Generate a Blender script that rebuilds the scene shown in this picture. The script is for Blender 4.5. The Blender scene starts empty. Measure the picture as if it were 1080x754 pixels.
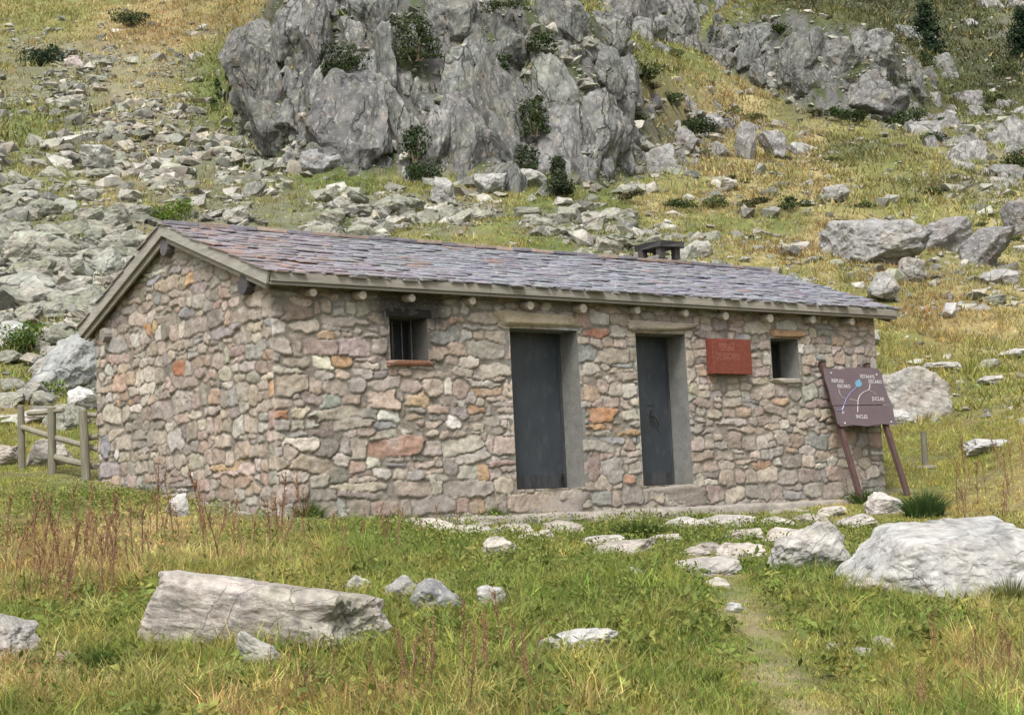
import bpy, bmesh, math, random
import numpy as np
from mathutils import Matrix, Vector
rng = np.random.default_rng(7); random.seed(7)
SC = bpy.context.scene; COL = SC.collection

# ------------------------------------------------------------------ camera model (metres; x right, y forward, z up)
F, ZC, PIT, ROLL = 1687.84, -0.249, 0.0963, 0.0480
cp, sp, cr, sr = math.cos(PIT), math.sin(PIT), math.cos(ROLL), math.sin(ROLL)
def cvec(u, z2, y2): return np.array([u, cp*y2 - sp*z2, sp*y2 + cp*z2])
def at(px, py, Y):
    """point on the line of sight of a photo pixel at forward distance Y"""
    px = np.asarray(px, float); py = np.asarray(py, float)
    dx, dy = px-540, py-377
    u = cr*dx - sr*dy; v = sr*dx + cr*dy
    d = np.stack([u/F, cp*np.ones_like(u) + sp*v/F, sp*np.ones_like(u) - cp*v/F], -1)
    return d/d[..., 1:2]*np.asarray(Y, float)[..., None] + np.array([0, 0, ZC])
def proj(P):
    P = np.asarray(P, float) - np.array([0, 0, ZC])
    y2 = cp*P[..., 1] + sp*P[..., 2]; z2 = -sp*P[..., 1] + cp*P[..., 2]
    y2 = np.maximum(y2, .1)
    u = F*P[..., 0]/y2; v = -F*z2/y2
    return 540 + cr*u + sr*v, 377 - sr*u + cr*v

# ------------------------------------------------------------------ numpy noise
def _h(ix, iy, iz, s):
    with np.errstate(over='ignore'):
        n = (ix.astype(np.int64)*374761393 + iy.astype(np.int64)*668265263 + iz.astype(np.int64)*2147483647 + s*974634777).astype(np.uint64)
        n = (n ^ (n >> np.uint64(13)))*np.uint64(1274126177)
        n = n ^ (n >> np.uint64(16)); n = n*np.uint64(2654435761); n ^= n >> np.uint64(15)
    return (n & np.uint64(0xFFFFFF)).astype(np.float64)/0xFFFFFF
def vnoise(p, s=0):
    i = np.floor(p).astype(np.int64); f = p-i; f = f*f*f*(f*(f*6-15)+10); o = 0
    for a in (0, 1):
        for b in (0, 1):
            for c in (0, 1):
                w = (f[:, 0] if a else 1-f[:, 0])*(f[:, 1] if b else 1-f[:, 1])*(f[:, 2] if c else 1-f[:, 2])
                o = o + w*_h(i[:, 0]+a, i[:, 1]+b, i[:, 2]+c, s)
    return o*2-1
def fbm(p, octv=4, s=0, gain=.5):
    p = np.asarray(p, float); o = 0; a = 1.; t = 0
    for k in range(octv):
        o = o + a*vnoise(p*(2.03**k) + 17.3*k, s+k); t += a; a *= gain
    return o/t
def p3(x, y, z=0.): x = np.asarray(x, float); return np.stack([x, np.asarray(y, float)+0*x, np.asarray(z, float)+0*x], -1)
def sst(a, b, x): t = np.clip((x-a)/(b-a), 0, 1); return t*t*(3-2*t)
def voro2(x, y, s=0, jit=.9):
    """nearest cell id-hash pair, cell centre, edge distance"""
    ix, iy = np.floor(x).astype(np.int64), np.floor(y).astype(np.int64)
    d1 = np.full(x.shape, 9.); d2 = d1.copy(); cx = np.zeros_like(x); cy = cx.copy(); hid = cx.copy()
    for a in (-1, 0, 1):
        for b in (-1, 0, 1):
            jx = ix+a+.5+(_h(ix+a, iy+b, ix*0, s)-.5)*jit; jy = iy+b+.5+(_h(ix+a, iy+b, ix*0, s+1)-.5)*jit
            d = np.hypot(x-jx, y-jy); m = d < d1
            d2 = np.where(m, d1, np.minimum(d2, d)); d1 = np.where(m, d, d1)
            cx = np.where(m, jx, cx); cy = np.where(m, jy, cy)
            hid = np.where(m, _h(ix+a, iy+b, ix*0, s+2), hid)
    return hid, cx, cy, d2-d1
def facets(x, y, s, tilt=1.):
    h, cx, cy, e = voro2(x, y, s)
    a = h*6.2832*7.13; off = np.modf(h*91.7)[0]-.5
    return ((x-cx)*np.cos(a)+(y-cy)*np.sin(a))*tilt + off*.6, e, h

def trif(x, y, s):
    """continuous planar facets: random heights joined linearly over a warped triangle lattice"""
    k = (x+y)*.366; a, b = x+k, y+k; i, j = np.floor(a).astype(np.int64), np.floor(b).astype(np.int64); u, v = a-i, b-j; z = i*0
    h0, h3 = _h(i, j, z, s), _h(i+1, j+1, z, s); m = u > v; h1 = np.where(m, _h(i+1, j, z, s), _h(i, j+1, z, s)); hi, lo = np.maximum(u, v), np.minimum(u, v)
    return (h0*(1-hi)+h1*(hi-lo)+h3*lo)*2-1

# ------------------------------------------------------------------ mesh helpers
def link(o, parent=None):
    COL.objects.link(o)
    if parent: o.parent = parent
    return o
def np_mesh(name, V, faces, mat, col=None, parent=None, smooth=False):
    """faces: list of (n,k) index arrays"""
    me = bpy.data.meshes.new(name); V = np.asarray(V, np.float32)
    me.vertices.add(len(V)); me.vertices.foreach_set('co', V.ravel())
    nl = sum(f.size for f in faces); nf = sum(len(f) for f in faces)
    me.loops.add(nl); me.polygons.add(nf)
    me.loops.foreach_set('vertex_index', np.concatenate([f.ravel() for f in faces]).astype(np.int32))
    tot = np.concatenate([np.full(len(f), f.shape[1]) for f in faces]); st = np.concatenate([[0], np.cumsum(tot)[:-1]])
    me.polygons.foreach_set('loop_start', st.astype(np.int32))
    me.polygons.foreach_set('use_smooth', np.full(nf, smooth))
    if col is not None:
        a = me.attributes.new('col', 'FLOAT_COLOR', 'POINT')
        c = np.ones((len(V), 4), np.float32); c[:, :3] = np.clip(col, 0, 1); a.data.foreach_set('color', c.ravel())
    me.update(calc_edges=True); me.validate()
    if mat: me.materials.append(mat)
    return link(bpy.data.objects.new(name, me), parent)
def tag(o, label=None, cat=None, group=None, kind=None):
    if label: o['label'] = label
    if cat: o['category'] = cat
    if group: o['group'] = group
    if kind: o['kind'] = kind
    return o
def empty(name, loc, rz=0, **k):
    o = bpy.data.objects.new(name, None); o.location = loc; o.rotation_euler = (0, 0, rz); o.empty_display_size = .2
    COL.objects.link(o); return tag(o, **k)
class MB:
    """collects simple solids with a colour per vertex, builds ONE mesh"""
    def __init__(s): s.v = []; s.f4 = []; s.f3 = []; s.c = []; s.n = 0
    def add(s, V, F4=None, F3=None, col=(.5, .5, .5)):
        V = np.asarray(V, float); s.v.append(V); s.c.append(np.broadcast_to(np.asarray(col, float), (len(V), 3)))
        if F4 is not None and len(F4): s.f4.append(np.asarray(F4)+s.n)
        if F3 is not None and len(F3): s.f3.append(np.asarray(F3)+s.n)
        s.n += len(V)
    def hexa(s, P, col=(.5, .5, .5)):  # 8 corners: bottom 4 ccw, top 4
        s.add(P, [[0, 3, 2, 1], [4, 5, 6, 7], [0, 1, 5, 4], [1, 2, 6, 5], [2, 3, 7, 6], [3, 0, 4, 7]], col=col)
    def box(s, a, b, col=(.5, .5, .5), jit=0):
        (x0, y0, z0), (x1, y1, z1) = a, b
        P = np.array([(x0, y0, z0), (x1, y0, z0), (x1, y1, z0), (x0, y1, z0), (x0, y0, z1), (x1, y0, z1), (x1, y1, z1), (x0, y1, z1)], float)
        if jit: P += rng.uniform(-jit, jit, P.shape)
        s.hexa(P, col)
    def bar(s, A, B, w, h, up=(0, 0, 1), col=(.5, .5, .5)):
        A, B = np.array(A, float), np.array(B, float); d = B-A; d /= np.linalg.norm(d)
        sd = np.cross(d, up); sd /= np.linalg.norm(sd); u = np.cross(sd, d)
        q = [(-1, -1), (1, -1), (1, 1), (-1, 1)]
        s.hexa([A+sd*w/2*a+u*h/2*b for a, b in q]+[B+sd*w/2*a+u*h/2*b for a, b in q], col)
    def tube(s, pts, rad, n=10, col=(.5, .5, .5), wob=0.):
        pts = np.array(pts, float); m = len(pts); rad = np.broadcast_to(rad, (m,)); V = []
        for i in range(m):
            d = pts[min(i+1, m-1)]-pts[max(i-1, 0)]; d /= np.linalg.norm(d)
            a = np.cross(d, (0.31, .2, .93) if abs(d[2]) < .9 else (1, 0, 0)); a /= np.linalg.norm(a); b = np.cross(d, a)
            for k in range(n):
                t = 6.2832*k/n; r = rad[i]*(1+wob*rng.uniform(-1, 1)); V.append(pts[i]+r*(a*math.cos(t)+b*math.sin(t)))
        V.append(pts[0]); V.append(pts[-1]); Q = []; T = []
        for i in range(m-1):
            for k in range(n): Q.append([i*n+k, i*n+(k+1) % n, (i+1)*n+(k+1) % n, (i+1)*n+k])
        for k in range(n): T.append([m*n, (k+1) % n, k]); T.append([m*n+1, (m-1)*n+k, (m-1)*n+(k+1) % n])
        s.add(V, Q, T, col)
    def build(s, name, mat, parent=None, smooth=False, bevel=0):
        fs = [np.concatenate(f) for f in (s.f4, s.f3) if f]
        o = np_mesh(name, np.concatenate(s.v), fs, mat, np.concatenate(s.c), parent, smooth)
        if bevel:
            b = o.modifiers.new('bevel', 'BEVEL'); b.width = bevel; b.segments = 2; b.limit_method = 'ANGLE'
        return o

# ------------------------------------------------------------------ materials
def new_mat(name):
    m = bpy.data.materials.new(name); m.use_nodes = True; nt = m.node_tree; nt.nodes.clear()
    out = nt.nodes.new('ShaderNodeOutputMaterial'); return m, nt, out
def vmat(name, rough=.85, scale=20., var=.35, bump=.3, bscale=None, bdist=.01, speck=0., dark=.0, stretch=(1, 1, 1), spec=.3, metal=0., crack=()):
    """base colour from the mesh's own colour attribute, broken up with object-space noise, with bump"""
    m, nt, out = new_mat(name); N = nt.nodes.new; L = nt.links.new
    b = N('ShaderNodeBsdfPrincipled'); L(b.outputs[0], out.inputs[0]); b.inputs['Roughness'].default_value = rough
    b.inputs['Specular IOR Level'].default_value = spec; b.inputs['Metallic'].default_value = metal
    at_ = N('ShaderNodeAttribute'); at_.attribute_name = 'col'
    tc = N('ShaderNodeTexCoord'); mp = N('ShaderNodeMapping'); mp.inputs['Scale'].default_value = stretch; L(tc.outputs['Object'], mp.inputs[0])
    n1 = N('ShaderNodeTexNoise'); n1.inputs['Scale'].default_value = scale; n1.inputs['Detail'].default_value = 8; n1.inputs['Roughness'].default_value = .65; L(mp.outputs[0], n1.inputs['Vector'])
    mr = N('ShaderNodeMapRange'); mr.inputs[1].default_value = .25; mr.inputs[2].default_value = .75; mr.inputs[3].default_value = 1-var; mr.inputs[4].default_value = 1+var; L(n1.outputs['Fac'], mr.inputs[0])
    mx = N('ShaderNodeMix'); mx.data_type = 'RGBA'; mx.blend_type = 'MULTIPLY'; mx.inputs[0].default_value = 1
    L(at_.outputs['Color'], mx.inputs[6]); L(mr.outputs[0], mx.inputs[7]); last = mx.outputs[2]
    if speck:
        v = N('ShaderNodeTexNoise'); v.inputs['Scale'].default_value = scale*3.1; v.inputs['Detail'].default_value = 3; L(mp.outputs[0], v.inputs['Vector'])
        r2 = N('ShaderNodeMapRange'); r2.inputs[1].default_value = .58; r2.inputs[2].default_value = .66; r2.inputs[3].default_value = 0; r2.inputs[4].default_value = speck; L(v.outputs['Fac'], r2.inputs[0])
        m2 = N('ShaderNodeMix'); m2.data_type = 'RGBA'; m2.inputs[7].default_value = (.5, .5, .46, 1); L(r2.outputs[0], m2.inputs[0]); L(last, m2.inputs[6]); last = m2.outputs[2]
    if dark:
        v = N('ShaderNodeTexNoise'); v.inputs['Scale'].default_value = scale*.45; v.inputs['Detail'].default_value = 6; v.inputs['Distortion'].default_value = 1.; L(mp.outputs[0], v.inputs['Vector'])
        r2 = N('ShaderNodeMapRange'); r2.inputs[1].default_value = .56; r2.inputs[2].default_value = .7; r2.inputs[3].default_value = 0; r2.inputs[4].default_value = dark; L(v.outputs['Fac'], r2.inputs[0])
        m2 = N('ShaderNodeMix'); m2.data_type = 'RGBA'; m2.inputs[7].default_value = (.06, .06, .058, 1); L(r2.outputs[0], m2.inputs[0]); L(last, m2.inputs[6]); last = m2.outputs[2]
    hts = []
    for cs, cw, cst, csz in crack:   # thin joints and fractures: dark, and cut into the surface
        dn = N('ShaderNodeTexNoise'); dn.inputs['Scale'].default_value = cs*1.3; dn.inputs['Detail'].default_value = 5; L(mp.outputs[0], dn.inputs['Vector'])
        ad = N('ShaderNodeVectorMath'); ad.operation = 'MULTIPLY_ADD'; ad.inputs[1].default_value = (.9/cs,)*3; L(dn.outputs['Color'], ad.inputs[0]); m3 = N('ShaderNodeMapping'); m3.inputs['Scale'].default_value = (1, 1, csz); m3.inputs['Rotation'].default_value = (.2, .35, .1); L(mp.outputs[0], m3.inputs[0]); L(m3.outputs[0], ad.inputs[2])
        v = N('ShaderNodeTexVoronoi'); v.feature = 'DISTANCE_TO_EDGE'; v.inputs['Scale'].default_value = cs; L(ad.outputs[0], v.inputs['Vector'])
        gate = N('ShaderNodeTexNoise'); gate.inputs['Scale'].default_value = cs*.9; gate.inputs['Detail'].default_value = 2; L(mp.outputs[0], gate.inputs['Vector'])
        g2 = N('ShaderNodeMapRange'); g2.inputs[1].default_value = .42; g2.inputs[2].default_value = .58; L(gate.outputs['Fac'], g2.inputs[0])
        r2 = N('ShaderNodeMapRange'); r2.inputs[1].default_value = 0; r2.inputs[2].default_value = cw; r2.inputs[3].default_value = cst; r2.inputs[4].default_value = 0; L(v.outputs['Distance'], r2.inputs[0])
        mu = N('ShaderNodeMath'); mu.operation = 'MULTIPLY'; L(r2.outputs[0], mu.inputs[0]); L(g2.outputs[0], mu.inputs[1])
        m2 = N('ShaderNodeMix'); m2.data_type = 'RGBA'; m2.inputs[7].default_value = (.045, .043, .04, 1); L(mu.outputs[0], m2.inputs[0]); L(last, m2.inputs[6]); last = m2.outputs[2]; hts.append(mu.outputs[0])
    L(last, b.inputs['Base Color'])
    if bump:
        n2 = N('ShaderNodeTexNoise'); n2.inputs['Scale'].default_value = bscale or scale*1.5; n2.inputs['Detail'].default_value = 10; n2.inputs['Roughness'].default_value = .7; L(mp.outputs[0], n2.inputs['Vector'])
        bp = N('ShaderNodeBump'); bp.inputs['Strength'].default_value = bump; bp.inputs['Distance'].default_value = bdist; hh_ = n2.outputs['Fac']
        for q in hts:
            sb = N('ShaderNodeMath'); sb.operation = 'MULTIPLY_ADD'; sb.inputs[1].default_value = -1.; L(q, sb.inputs[0]); L(hh_, sb.inputs[2]); hh_ = sb.outputs[0]
        L(hh_, bp.inputs['Height']); L(bp.outputs[0], b.inputs['Normal'])
    return m
def leafmat(name, trans=.35, rough=.6):
    m, nt, out = new_mat(name); N = nt.nodes.new; L = nt.links.new
    a = N('ShaderNodeAttribute'); a.attribute_name = 'col'
    d = N('ShaderNodeBsdfPrincipled'); d.inputs['Roughness'].default_value = rough; d.inputs['Specular IOR Level'].default_value = .2
    t = N('ShaderNodeBsdfTranslucent'); mx = N('ShaderNodeMixShader'); mx.inputs[0].default_value = trans
    L(a.outputs['Color'], d.inputs['Base Color']); L(a.outputs['Color'], t.inputs['Color']); L(d.outputs[0], mx.inputs[1]); L(t.outputs[0], mx.inputs[2]); L(mx.outputs[0], out.inputs[0])
    return m
M = dict(
    ground=vmat('hill_turf', .95, 3., .35, .8, 14., .05),
    crag=vmat('crag_stone', .9, 2.4, .55, .9, 4., .14, speck=.3, dark=.5, stretch=(1, 1, .6), crack=((.75, .032, .8, .4), (2.2, .045, .42, .5))),
    rock=vmat('granite', .88, 8., .45, .75, 18., .03, speck=.4, dark=.42, crack=((2.6, .012, .42, 1.9),)),
    farrock=vmat('scree_stone', .9, 3.2, .42, .7, 7., .06, speck=.3, dark=.35, crack=((1.3, .025, .6, 1.2),)),
    wall=vmat('rubble_masonry', .92, 28., .28, .7, 45., .012, speck=.22),
    cement=vmat('rough_render', .92, 9., .3, .6, 30., .012),
    wood=vmat('weathered_timber', .8, 10., .35, .5, 22., .008, stretch=(.25, 3, 3)),
    woodx=vmat('weathered_board', .8, 10., .35, .5, 22., .008, stretch=(3, .3, 3)),
    slate=vmat('roof_slate', .5, 14., .3, .5, 30., .008, spec=.5),
    metal=vmat('painted_steel', .45, 5., .55, .25, 14., .004, spec=.4, stretch=(3., 3., .5), speck=.05),
    sheet=vmat('door_sheet', .42, 3., .32, .06, 9., .003, spec=.45, stretch=(1.6, 1.6, .7), speck=.03),
    dark=vmat('soot_black', .9, 12., .3, .3),
    plaque=vmat('red_wood', .7, 16., .35, .6, 30., .006, stretch=(.6, 1, 2)),
    panel=vmat('brown_panel', .55, 4., .12, .1),
    paint=vmat('white_lettering', .7, 20., .05, 0),
    post=vmat('fence_timber', .85, 16., .4, .5, 30., .008, stretch=(2, 2, .3)),
    grass=leafmat('grass_blade', .35), leaf=leafmat('shrub_leaf', .25), stalk=vmat('dry_stalk', .9, 30., .2, 0),
)

# ------------------------------------------------------------------ hut frame
HX, HA = np.array([-2.39, 15.92, 0.]), 0.6632
ch, sh = math.cos(HA), math.sin(HA)
def H(x, y, z=0.): return np.array([HX[0]+ch*x-sh*y, HX[1]+sh*x+ch*y, z])
def toH(X, Y): dx, dy = X-HX[0], Y-HX[1]; return ch*dx+sh*dy, -sh*dx+ch*dy
LEN, WID = 9.30, 4.306
def on_front(px, py, y=0.):
    """hut-local (x, z) where the line of sight of a photo pixel meets the plane y of the front wall"""
    P = at(px, py, 1.)-np.array([0, 0, ZC]); o = np.array([0, 0, ZC])
    ny = np.array([-sh, ch, 0]); k = (y - ((o-HX)@ny))/(P@ny); Q = o+k*P
    return toH(Q[0], Q[1])[0], Q[2]

# ------------------------------------------------------------------ terrain: thin plate spline through levelled points
ctl = []
def C_(px, py, Y): ctl.append(at(px, py, Y))
for px, rows in {
    0: [(754, 7.6), (700, 9), (640, 11), (580, 14), (530, 17), (493, 21), (430, 25), (330, 32), (215, 46), (110, 70), (30, 105), (-60, 170), (-150, 300)],
    -220: [(754, 7.8), (640, 11.3), (535, 17), (430, 25), (325, 33), (205, 47), (100, 72), (0, 115), (-150, 300)],
    300: [(754, 7.2), (690, 8.7), (640, 10.6), (600, 12.6), (235, 46), (195, 57), (60, 88), (-40, 120), (-150, 250)],
    540: [(754, 6.9), (690, 8.4), (640, 10.3), (600, 12.7), (570, 15.2), (243, 46), (200, 56), (90, 84), (0, 110), (-90, 180)],
    800: [(754, 7.2), (690, 8.7), (640, 10.3), (600, 12.8), (570, 15.5), (400, 30), (275, 44), (200, 62), (140, 82), (60, 110), (0, 140), (-70, 220)],
    1080: [(754, 7.4), (690, 9), (620, 12), (575, 15), (540, 18), (495, 21), (440, 25), (390, 31), (310, 42), (230, 60), (150, 90), (80, 130), (0, 200)],
    1300: [(754, 7.4), (620, 12), (530, 18), (430, 25), (375, 31), (220, 60), (140, 90), (-10, 200)],
}.items():
    for py, Y in rows: C_(px, py, Y)
for q in [(0, -.6, -.26), (1.5, -.7, -.36), (3, -.8, -.42), (6, -.8, -.44), (8, -.7, -.38), (9.3, -.6, -.29), (10.2, -.5, -.2), (-.4, 2, .06), (-.4, 4.3, .36), (-1.5, 4, .3), (2, 5.2, .55), (6, 5.4, .6), (9.5, 3, .15), (10.5, 5, .5), (3, 1, -.25), (6, 1, -.25)]:
    ctl.append(H(*q))
ctl = np.array(ctl)
def _tr(X, Y):
    R = np.hypot(X, Y); th = np.arctan2(X, Y); return np.clip(th, -.5, .5)*3.0, np.log(np.clip(R, 4, 320)), R
def _U(r2): return .5*r2*np.log(r2+1e-12)
_a, _b, _R = _tr(ctl[:, 0], ctl[:, 1]); _n = len(_a)
_K = np.zeros((_n+3, _n+3)); _K[:_n, :_n] = _U((_a[:, None]-_a)**2+(_b[:, None]-_b)**2)+np.eye(_n)*2e-4
_K[:_n, _n:] = np.stack([np.ones(_n), _a, _b], 1); _K[_n:, :_n] = _K[:_n, _n:].T
_W = np.linalg.solve(_K, np.concatenate([(ctl[:, 2]-ZC)/_R, [0, 0, 0]]))
MOUNDS = [([(236, 0), (250, 2.2), (275, 4.8), (310, 7.5), (345, 9.5), (560, 9.5), (610, 8.), (655, 5.8), (705, 3.4), (800, 0)], [(236, 73), (262, 67), (290, 62), (320, 58.5), (350, 57.2), (640, 57.2), (700, 64), (780, 80)], 7.5),
          ([(735, 0), (758, 2.5), (800, 4), (860, 5.5), (950, 5.5), (990, 2.5), (1018, 0)], [(735, 100), (800, 97), (880, 92), (950, 94), (1010, 106)], 5.),
          ([(655, 0), (690, 4), (740, 4.5), (800, 3.5), (830, 0)], [(655, 92), (740, 100), (830, 118)], 5.)]
def mound(X, Y, R):
    px = 540+F*X/np.maximum(Y, 5.); px = np.where(Y > 5, px, -9e3); o = np.zeros_like(R)
    for A, B, rise in MOUNDS:
        a = np.interp(px, *np.array(A, float).T, left=0, right=0); r0 = np.interp(px, *np.array(B, float).T); o = np.maximum(o, a*sst(0, rise, R-r0)*(1-sst(rise+3, rise+42, R-r0)))
    return o
def steep(X, Y):
    R = np.hypot(X, Y); k = .6/R; return sst(.25, .9, (mound(X*(1+k), Y*(1+k), R+.6)-mound(X*(1-k), Y*(1-k), R-.6))/1.2)
def terr0(X, Y):
    sh_ = np.shape(X); X = np.ravel(X).astype(float); Y = np.ravel(Y).astype(float); o = np.empty(len(X))
    for i in range(0, len(X), 40000):
        a, b, R = _tr(X[i:i+40000], Y[i:i+40000])
        s = _W[_n]+_W[_n+1]*a+_W[_n+2]*b
        s = s+_U((a[:, None]-_a)**2+(b[:, None]-_b)**2)@_W[:_n]
        s = np.clip(s, -.5, .75)
        z4 = s*np.maximum(R, 4)+mound(X[i:i+40000], Y[i:i+40000], R); o[i:i+40000] = ZC+np.where(R < 4, -1.55+(z4+1.55)*np.clip(R/4, 0, 1), z4)
    return o.reshape(sh_)
def terr(X, Y):
    X = np.asarray(X, float); Y = np.asarray(Y, float); z = terr0(X, Y); R = np.hypot(X, Y); f = np.ravel
    lx, ly = toH(X, Y); dh = np.maximum(np.maximum(-lx, lx-LEN), np.maximum(-ly, ly-WID)); q = sst(.2, 2., dh)
    n = .05*fbm(p3(f(X)*1.1, f(Y)*1.1), 3, 11).reshape(X.shape)*q
    n = n+.55*sst(27, 50, R)*fbm(p3(f(X)*.16, f(Y)*.16), 3, 21).reshape(X.shape)+.2*sst(24, 40, R)*fbm(p3(f(X)*.6, f(Y)*.6), 2, 31).reshape(X.shape)
    z = z+n
    return np.where(dh < 0, np.minimum(z, -.16), z)
_RS = np.exp(np.linspace(math.log(5.), math.log(330), 700))
def hit(px, py):
    """where lines of sight meet the ground"""
    px = np.atleast_1d(np.asarray(px, float)); py = np.atleast_1d(np.asarray(py, float)); out = np.full((len(px), 3), np.nan)
    for i in range(0, len(px), 1500):
        d = at(px[i:i+1500], py[i:i+1500], np.ones(len(px[i:i+1500])))-np.array([0, 0, ZC])
        X = d[:, 0:1]*_RS; Y = d[:, 1:2]*_RS; Z = ZC+d[:, 2:3]*_RS
        g = terr0(X, Y)-Z; up = g > 0; k = np.argmax(up, 1); ok = up.any(1) & (k > 0); r = np.arange(len(k)); k0 = np.maximum(k-1, 0)
        t = -g[r, k0]/(g[r, k]-g[r, k0]+1e-9); Yh = _RS[k0]+t*(_RS[k]-_RS[k0])
        P = d*Yh[:, None]+np.array([0, 0, ZC]); P[~ok] = np.nan; out[i:i+1500] = P
    return out
def blobs(px, py, L):
    o = np.zeros(np.shape(px))
    for cx, cy, rx, ry, w in L: o = np.maximum(o, w*np.exp(-(((px-cx)/rx)**2+((py-cy)/ry)**2)**1.5)) if w > 0 else o*(1+w*np.exp(-(((px-cx)/rx)**2+((py-cy)/ry)**2)**1.5))
    return o
SCREE = [(90, 85, 150, 45, .95), (220, 130, 70, 30, .8), (60, 70, 150, 40, .75), (30, 110, 120, 40, .8), (140, 140, 140, 60, .9), (210, 175, 140, 40, 1), (60, 250, 160, 60, 1), (40, 320, 120, 60, .9), (330, 225, 200, 28, 1), (180, 215, 120, 40, 1), (480, 225, 70, 28, .85), (600, 235, 75, 20, .9), (655, 255, 60, 18, .9), (730, 265, 50, 14, .5),
         (60, 410, 90, 40, .45), (200, 300, 100, 80, .9), (-120, 250, 160, 200, .9),
         (690, 20, 60, 22, .6), (590, 60, 60, 30, .5), (770, 140, 60, 22, .45), (700, 160, 50, 24, .5), (860, 120, 60, 20, .35), (960, 130, 60, 22, .6), (1040, 150, 60, 30, .75), (1060, 30, 30, 25, .6), (940, 60, 70, 40, .5), (1030, 200, 60, 30, .5), (900, 240, 60, 20, .4), (1010, 285, 70, 25, .5), (640, 190, 60, 18, .5), (1150, 140, 90, 70, .6), (830, 215, 50, 20, .2), (220, 35, 30, 6, .6), (170, 10, 60, 9, .3),
         (30, 135, 32, 24, -.85), (95, 160, 38, 12, -.5), (165, 222, 24, 8, -.9), (30, 355, 44, 20, -.9), (40, 400, 40, 12, -.7), (235, 105, 24, 30, -.8), (350, 185, 40, 9, -.85), (190, 95, 30, 9, -.5), (110, 205, 20, 8, -.5), (520, 235, 30, 8, -.7)]
def scree(px, py): return np.clip(blobs(px, py, SCREE), 0, 1)
PATH = [(745, 590), (765, 610), (780, 640), (800, 670), (820, 710), (845, 760)]
def path_d(px, py):
    d = np.full(np.shape(px), 1e9)
    for (ax, ay), (bx, by) in zip(PATH[:-1], PATH[1:]):
        t = np.clip(((px-ax)*(bx-ax)+(py-ay)*(by-ay))/((bx-ax)**2+(by-ay)**2), 0, 1)
        w = 20+(ay+t*(by-ay)-590)*.16; d = np.minimum(d, np.hypot(px-ax-t*(bx-ax), (py-ay-t*(by-ay))*1.5)/w)
    return d
DRY = [(60, 580, 140, 45, .95), (230, 580, 120, 35, .7), (30, 735, 110, 35, .65), (360, 742, 180, 24, .65), (1050, 700, 60, 50, .45), (1050, 530, 60, 40, .4), (560, 750, 100, 20, .3), (200, 40, 140, 30, .9), (230, 10, 120, 30, .9), (740, 110, 90, 40, .9), (800, 200, 90, 25, .7), (860, 260, 120, 20, .8), (700, 210, 60, 20, .6), (780, 165, 90, 30, .6), (1030, 340, 90, 40, .6), (640, 100, 40, 30, .8), (830, 45, 40, 14, .8), (940, 300, 60, 20, .6), (980, 340, 90, 30, .5), (20, 430, 60, 20, .5)]
LUSH = [(600, 690, 420, 60, .55), (660, 640, 200, 60, .95), (130, 680, 120, 40, .6), (480, 580, 180, 40, .8), (120, 520, 120, 25, .9), (350, 700, 130, 30, .6), (900, 600, 180, 50, .7), (1000, 500, 80, 45, .8), (700, 560, 200, 20, .9), (30, 135, 40, 28, .9), (165, 222, 30, 12, 1), (30, 355, 50, 24, 1), (40, 400, 40, 14, 1), (235, 110, 24, 34, .9), (350, 188, 50, 10, 1), (560, 235, 50, 14, .8), (740, 220, 70, 16, .6), (900, 180, 60, 20, .7), (980, 70, 80, 70, .8), (920, 20, 140, 40, .8), (1060, 90, 60, 50, .8), (1010, 420, 90, 30, .6), (960, 410, 100, 40, .4)]
HEATH = [(960, 20, 110, 60, .95), (1060, 60, 80, 70, .95), (900, 5, 130, 28, .85), (1010, 110, 70, 22, .7), (740, 130, 50, 12, .6), (900, 165, 60, 14, .55), (1000, 200, 60, 14, .55), (640, 175, 40, 14, .5), (440, 60, 30, 60, .7), (880, 115, 70, 14, .7), (1160, 60, 90, 80, .8)]
def grass_cols(X, Y, Z, n_off=0):
    """natural sward colour at places on the hill: green, yellowing, straw or rust"""
    px, py = proj(p3(X, Y, Z)); R = np.hypot(X, Y); k = 1/np.clip(R/14, 1, 8)
    wx = 22*fbm(p3(X*1.3*k, Y*1.3*k, n_off), 3, 61); wy = 12*fbm(p3(X*1.3*k, Y*1.3*k, 4.), 3, 67)
    d = blobs(px+wx*2, py+wy*2, DRY); l = blobs(px+wx*2, py+wy*2, LUSH)
    n1 = fbm(p3(X*.9*k+3, Y*.9*k, n_off), 3, 71); n2 = fbm(p3(X*3*k, Y*3*k, n_off+5), 3, 81)
    g = np.array([.125, .19, .034]); y = np.array([.315, .285, .08]); st = np.array([.46, .37, .165]); ru = np.array([.26, .15, .058])
    a = np.clip(.54+.8*n1+.6*n2-.34*l+.3*d, 0, 1)[:, None]; c = g*(1-a)+y*a
    b = np.clip(d*.9+.9*n2-.05*(d < .2)-.3*l, 0, .85)[:, None]; c = c*(1-b)+st*b
    e = np.clip(d*1.1+1.1*n1-.5-.4*l, 0, .75)[:, None]; c = c*(1-e)+ru*e
    hz = np.clip(blobs(px+wx, py+wy, HEATH)+.5*n2*(py < 140)*(px > 820), 0, .9)[:, None]; c = c*(1-hz)+np.array([.05, .062, .026])*hz
    fa = (.38*sst(22, 60, R))[:, None]; c = c*(1-fa)+c.mean(1)[:, None]*np.array([1.12, 1.0, .55])*fa
    return c

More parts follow.
